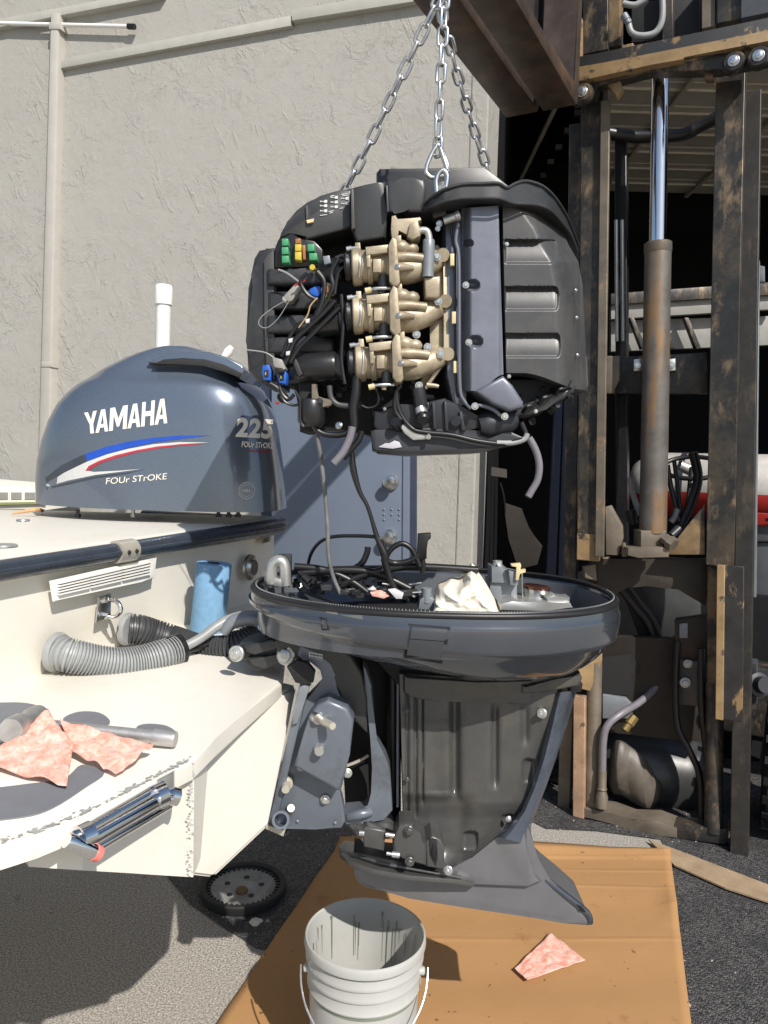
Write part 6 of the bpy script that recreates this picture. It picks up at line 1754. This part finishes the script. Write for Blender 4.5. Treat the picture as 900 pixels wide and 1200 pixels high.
slab([(706, 814, 3.42), (732, 818, 3.4), (740, 826, 3.39), (740, 842, 3.39), (706, 842, 3.42)], V_ * .03, 'greycast', 'grey_bar')
slab([(792, 772, 3.30), (836, 778, 3.22), (832, 828, 3.22), (794, 826, 3.30)], V_ * .02, mat('dull_grey_plate', (0.07, 0.07, 0.068), 0.5, var=.3), 'grey_plate')
MB().bolt(P(803, 800, 3.27), .016, (-.2, -1, 0)).build('plate_bolt', M['aluraw'], fl)
MB().bolt(P(806, 778, 3.27), .013, (-.2, -1, 0)).build('plate_bolt', M['aluraw'], fl)
slab([(748, 680, 3.62), (795, 688, 3.56), (822, 708, 3.52), (820, 750, 3.52), (772, 752, 3.6)], V_ * .02, mat('dull_grey_glass_plate', (0.055, 0.058, 0.058), 0.35), 'sloping_panel')
slab([(728, 690, 3.6), (748, 682, 3.6), (776, 752, 3.55), (752, 756, 3.58)], V_ * .02, 'deepblack', 'panel_edge')
slab([(790, 727, 3.3), (828, 722, 3.25), (832, 776, 3.25), (812, 784, 3.28), (792, 770, 3.3)], V_ * .08, mat('brown_valve_block', (0.03, 0.022, 0.016), 0.6, var=.3), 'valve_block')
slab([(796, 731, 3.28), (806, 730, 3.27), (806, 748, 3.27), (796, 748, 3.28)], V_ * .02, 'greycast', 'valve_fitting')
# hoses
def fh(pts, r, m='rubber', name='hydraulic_hose'): return pxtube(pts, r, M[m], name, fl, n=12, smooth=6)
fh([(705, 928, 3.26), (706, 900, 3.26), (707, 868, 3.26), (712, 850, 3.26), (728, 836, 3.28), (748, 824, 3.34), (768, 806, 3.4), (786, 780, 3.42), (793, 745, 3.44)], .016, 'hose')
MB().lathe(P(706, 903, 3.26), P(705, 946, 3.25), [(0, .018), (.45, .018), (.5, .022), (.55, .018), (.7, .026), (1, .026)], 12).build('hose_end', M['greypost'], fl)
MB().lathe(P(732, 856, 3.3), P(744, 840, 3.32), [(0, .016), (.4, .016), (.45, .022), (1, .02)], 8).build('brass_fitting', mat('old_brass', (0.35, 0.25, 0.1), 0.4, metal=.8), fl)
fh([(794, 752, 3.3), (792, 800, 3.28), (794, 850, 3.26), (808, 880, 3.22), (820, 910, 3.2), (822, 960, 3.18)], .014)
fh([(822, 760, 3.22), (822, 820, 3.2), (826, 860, 3.2), (830, 900, 3.18)], .016)
fh([(728, 692, 3.5), (744, 712, 3.5), (760, 735, 3.5), (764, 770, 3.5), (758, 800, 3.48)], .014); fh([(738, 688, 3.45), (752, 708, 3.45), (768, 730, 3.45), (774, 760, 3.45), (768, 792, 3.45)], .011)
fh([(812, 530, 3.3), (818, 560, 3.3), (810, 590, 3.28), (798, 616, 3.25), (790, 636, 3.2)], .02)
fh([(782, 545, 3.3), (786, 570, 3.3), (792, 595, 3.28), (796, 612, 3.25)], .011); fh([(790, 540, 3.34), (794, 570, 3.32), (798, 600, 3.3)], .009)
fh([(738, 560, 3.35), (742, 580, 3.35), (750, 604, 3.33)], .012, 'greyhose')
MB().lathe(P(738, 598, 3.34), P(742, 614, 3.34), [(0, .02), (.2, .024), (.4, .02), (.6, .024), (.8, .02), (1, .022)], 12).build('spring', M['block'], fl)
fh([(786, 612, 3.2), (790, 606, 3.2), (793, 596, 3.2)], .014, 'block')
# top cross bar: dark upper flange over gold lower edge
slab([(668, 68, 3.18), (780, 47, 3.02), (905, 19, 2.84), (905, 36, 2.84), (780, 62, 3.02), (668, 80, 3.18)], V_ * .12, mat('rubbed_black_steel', (.05, .05, .05), .45, metal=.3, wear=(.3, .2, .1), wa=.55, wb=.6, ws=8), 'top_cross_bar')
slab([(668, 80, 3.17), (780, 60, 3.01), (905, 34, 2.83), (905, 48, 2.83), (802, 66, 2.98), (800, 70, 2.98), (762, 76, 3.03), (668, 98, 3.17)], V_ * .09, 'yellowpaint', 'top_cross_bar')
slab([(668, 96, 3.2), (764, 76, 3.05), (905, 50, 2.86), (905, 70, 2.86), (842, 82, 2.95), (760, 84, 3.08), (700, 100, 3.15), (696, 112, 3.16), (670, 120, 3.2)], V_ * .06, 'blackrod', 'bar_flange')
for x, y, Y_ in ((683, 109, 3.15), (860, 73, 2.88), (889, 67, 2.84)):
    c = P(x, y, Y_)
    MB().lathe(c + V_ * .02, c - V_ * .012, [(0, .04), (.5, .04), (1, .032)], 20).build('bolt_boss', M['blackrod'], fl)
    MB().bolt(c - V_ * .012, .014, tuple(-V_), .5).build('bar_bolt', M['zinc'], fl)
slab([(708, 96, 3.16), (726, 92, 3.13), (729, 104, 3.13), (722, 113, 3.13), (716, 104, 3.15)], V_ * .04, 'yellowpaint', 'bent_tab')
slab([(824, 78, 3.0), (836, 76, 2.99), (836, 92, 2.99), (826, 92, 3.0)], V_ * .04, 'dimyellow', 'bent_tab')
# uprights and carriage parts above the cross bar
rail((683, -30, 3.24), (683, 64, 3.24), 0.10, 0.06, 'blackrod', 'carriage_upright')
rail((712, -30, 3.22), (712, 56, 3.22), 0.05, 0.06, 'dimyellow', 'carriage_upright')
rail((672, 20, 3.22), (672, 68, 3.22), 0.03, 0.04, 'yellowpaint', 'carriage_tab')
rail((822, -30, 3.12), (822, 34, 3.12), 0.05, 0.06, 'greypost', 'carriage_upright')
rail((840, -30, 3.08), (840, 28, 3.08), 0.09, 0.06, 'blackrod', 'carriage_upright')
rail((868, -30, 3.02), (868, 22, 3.02), 0.10, 0.06, 'forklift_grey', 'carriage_upright')
rail((776, -30, 3.2), (776, 48, 3.2), 0.04, 0.05, 'blackrod', 'carriage_upright')
rail((733, 52, 3.16), (733, 60, 3.16), 0.03, 0.04, 'yellowpaint', 'carriage_tab')
slab([(740, 3, 3.3), (820, -6, 3.2), (820, 40, 3.2), (740, 50, 3.3)], V_ * .02, 'deepblack', 'carriage_plate')
fh([(736, 24, 3.1), (740, 38, 3.09), (752, 42, 3.08), (768, 38, 3.07), (776, 22, 3.06), (776, -8, 3.06)], .012, 'greyhose'); fh([(730, 4, 3.12), (744, 6, 3.11), (758, -2, 3.1)], .012, 'greyhose')
MB().lathe(P(731, 18, 3.1), P(737, 28, 3.09), [(0, .015), (.6, .015), (.65, .012), (1, .012)], 12).build('hose_crimp', M['greycast'], fl)
# sagging hose across the mast
fh([(712, 156, 3.4), (740, 160, 3.4), (768, 160, 3.38), (800, 158, 3.36), (820, 148, 3.34), (840, 138, 3.3)], .026)
# forks seen from below, heels at the lower right, blades running up out of frame
def fork(px, py, Y_, w, tipL, m1, m2):
    h = P(px, py, Y_)                       # front lower left corner of the heel
    t = 0.05
    f = thing if False else None
    mb = MB()
    pts = []
    # side profile in (-V_, z): blade with tapering tip and shank
    prof = [(0.06, 0.0), (0.0, 0.0)] 
    side = [(0.07, 0.03), (0.05, 0.0), (-tipL, 0.012), (-tipL, 0.03), (0.0, 0.055), (0.012, 0.075), (0.012, 1.0), (0.07, 1.0)]
    q = [h + V_ * (a) + Vector((0, 0, b)) for a, b in side]
    mb.prism(q, U * w, 0.004, 2, True)
    return mb.build('fork', M[m1], fl, ang=30)
fork(588, 132, 3.02, 0.125, 1.45, 'fork', 'forkrust')
fork(632, 124, 2.92, 0.125, 1.40, 'fork', 'forkrust')
rail((625, -30, 2.90), (629, 90, 2.90), 0.14, 0.02, 'forkrust', 'fork_shank_face') if False else None
rail((629, -40, 3.02), (634, 116, 3.02), 0.115, 0.035, 'forkrust', 'fork_shank')
slab([(597, -10, 3.1), (628, -10, 3.1), (628, 40, 3.1), (622, 60, 3.1)], V_ * .04, 'blackrod', 'carriage_plate')
# body behind the mast
BX = P(860, 600, 4.6)
def body(c, s, m, name, bev=.02): 
    mb = MB(); mb.box(c, s, rz=TH, bev=bev, seg=2); return mb.build(name, M[m] if isinstance(m, str) else m, fl, ang=30)
cc = P(800, 700, 4.4)
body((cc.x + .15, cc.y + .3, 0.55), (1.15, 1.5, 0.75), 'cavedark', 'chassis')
body((cc.x + .05, cc.y - .55, 0.42), (0.9, .2, .35), 'blackrod', 'front_axle')
# shapeless black cover and axle bulge low between the uprights
mb = MB()
mb.tube([P(712, 905, 3.62), P(735, 900, 3.6), (P(770, 903, 3.58)), P(812, 908, 3.55), P(838, 910, 3.5)], [.15, .19, .20, .18, .14], 24, 5)
mb.build('axle_housing', M['blackplastic'], fl)
o = MB(); bm = o.bm
gpts = [[(718, 870), (727, 866), (738, 876), (752, 884), (762, 900)], [(716, 885), (724, 876), (736, 884), (752, 898), (768, 914)], [(716, 910), (722, 898), (733, 905), (752, 922), (776, 918)], [(716, 928), (724, 924), (738, 932), (756, 944), (772, 938)], [(722, 930), (730, 930), (742, 940), (760, 948), (766, 946)]]
ys = [3.42, 3.36, 3.38, 3.33, 3.40]
gg = [[bm.verts.new(P(x, y, ys[i] + (0.03 if j in (0, 4) else 0) - .02 * (j == 2))) for i, (x, y) in enumerate(row)] for j, row in enumerate(gpts)]
for j in range(4):
    for i in range(4): bm.faces.new([gg[j][i], gg[j][i + 1], gg[j + 1][i + 1], gg[j + 1][i]])
cvo = o.build('torn_cover', mat('dusty_grey_cover', (0.10, 0.085, 0.07), 0.5, var=.3), fl)
md = cvo.modifiers.new('s', 'SUBSURF'); md.levels = 2; md.render_levels = 2
md = cvo.modifiers.new('t', 'SOLIDIFY'); md.thickness = .006
# wheels
def wheel(c, r, w, nm='wheel'):
    a = Vector(c) - U * w / 2; b = Vector(c) + U * w / 2
    wl = MB().lathe(a, b, [(0, r * .55), (.02, r * .9), (.12, r), (.88, r), (.98, r * .9), (1, r * .55)], 40).build('tyre', M['deepblack'], fl)
    MB().lathe(a - U * .01, b + U * .01, [(0, r * .2), (.1, r * .5), (.9, r * .5), (1, r * .2)], 24).build('wheel_rim', M['dimyellow'], fl)
    for k in range(22):
        t = 2 * PI * k / 22
        d = V_ * math.cos(t) + Vector((0, 0, 1)) * math.sin(t)
        Mx = Matrix((U, V_ * -math.sin(t) + Vector((0, 0, 1)) * math.cos(t), d)).transposed()
        MB().box(Vector(c) + d * (r * 1.0), (w * .9, .03, .02), M=Mx).build('tread_block', M['rubber'], fl, flat=True)
c = P(634, 930, 3.8); wheel((c.x, c.y, .30), .30, .36)
c = P(925, 930, 3.25); wheel((c.x, c.y, .30), .29, .22)
slab([(868, 776, 3.2), (887, 778, 3.15), (887, 826, 3.15), (870, 824, 3.2)], V_ * .1, 'forklift_grey', 'hub_block')
MB().lathe(P(886, 802, 3.14), P(897, 803, 3.08), [(0, .05), (.4, .05), (.45, .035), (1, .032)], 20).build('hub_cap', M['block'], fl)
# dark shrouds beside the mast at the right
slab([(881, 636, 3.9), (912, 636, 3.85), (912, 755, 3.85), (881, 755, 3.9)], V_ * .1, 'forklift_grey', 'side_panel')
slab([(880, 614, 3.88), (912, 614, 3.83), (912, 634, 3.83), (880, 634, 3.88)], V_ * .1, 'forklift_grey', 'side_panel')
slab([(884, 601, 3.85), (912, 603, 3.8), (912, 608, 3.8), (896, 606, 3.8), (896, 611, 3.8), (912, 612, 3.8), (912, 617, 3.8), (884, 616, 3.85)], V_ * .04, 'red', 'red_bracket')
rail((884, 305, 3.3), (880, 700, 3.3), 0.02, 0.05, 'greycast', 'side_strip')
slab([(886, 310, 3.35), (896, 312, 3.33), (896, 330, 3.33), (886, 330, 3.35)], V_ * .04, 'greycast', 'side_clip')
# steering wheel
c = P(812, 548, 4.3); pts = []
for k in range(29):
    a = 2 * PI * k / 28
    pts.append(c + U * (.16 * math.cos(a)) + (V_ * .5 + Vector((0, 0, .35))) * (.16 * math.sin(a) * 1.1))
MB().tube(pts, .013, 10, 0, False).build('steering_wheel', M['rubber'], fl)
MB().tube([c, c + Vector((0, 0, -.25)) + V_ * -.1], .02, 10, 0).build('steering_column', M['block'], fl)
# gas bottle across the back, white with a red lower half
gb = thing('gas_bottle', P(820, 570, 4.75), 'white and red gas bottle lying behind the mast on the forklift', 'gas bottle')
ga, g_b = P(738, 566, 5.0), P(960, 574, 4.45)
gl = MB().lathe(ga, g_b, [(0, .06), (.03, .13), (.10, .185), (.2, .2), (.48, .2), (.5, .205), (.52, .2), (.9, .2), (1, .13)], 36)
bo_ = gl.build('bottle_body', M['tank'], gb)
red_i = M['red']; bo_.data.materials.append(red_i)
for p in bo_.data.polygons:
    if (p.center + WL[gb]).z < ga.z - 0.045: p.material_index = 1
MB().lathe(ga.lerp(g_b, .30), ga.lerp(g_b, .33), [(0, .205), (1, .205)], 36).build('strap', M['block'], gb)
MB().lathe(P(796, 545, 4.5), P(812, 552, 4.5), [(0, .03), (1, .035)], 14).build('valve', M['aluraw'], gb)
# pale slatted guard seen through the mast
gd = thing('roof_guard', P(780, 385, 5.6), 'pale grey slatted guard seen through the mast openings', 'guard')
def gslab(pxs, Y_, m, name): MB().plate(pxs, Y_, .05, .004).build(name, M[m] if isinstance(m, str) else m, gd)
gm = mat('pale_grey_guard', (0.24, 0.235, 0.215), 0.55, var=.12)
gslab([(716, 357), (910, 344), (910, 362), (716, 374)], 5.6, gm, 'rail')
gslab([(716, 376), (910, 370), (910, 404), (716, 412)], 5.7, gm, 'panel')
for x in (738, 772, 802, 860):
    gslab([(x, 372), (x + 5, 372), (x + 20, 408), (x + 14, 409)], 5.58, 'blackrod', 'strut')
gslab([(716, 344), (910, 330), (910, 345), (716, 357)], 5.56, 'blackrod', 'edge')
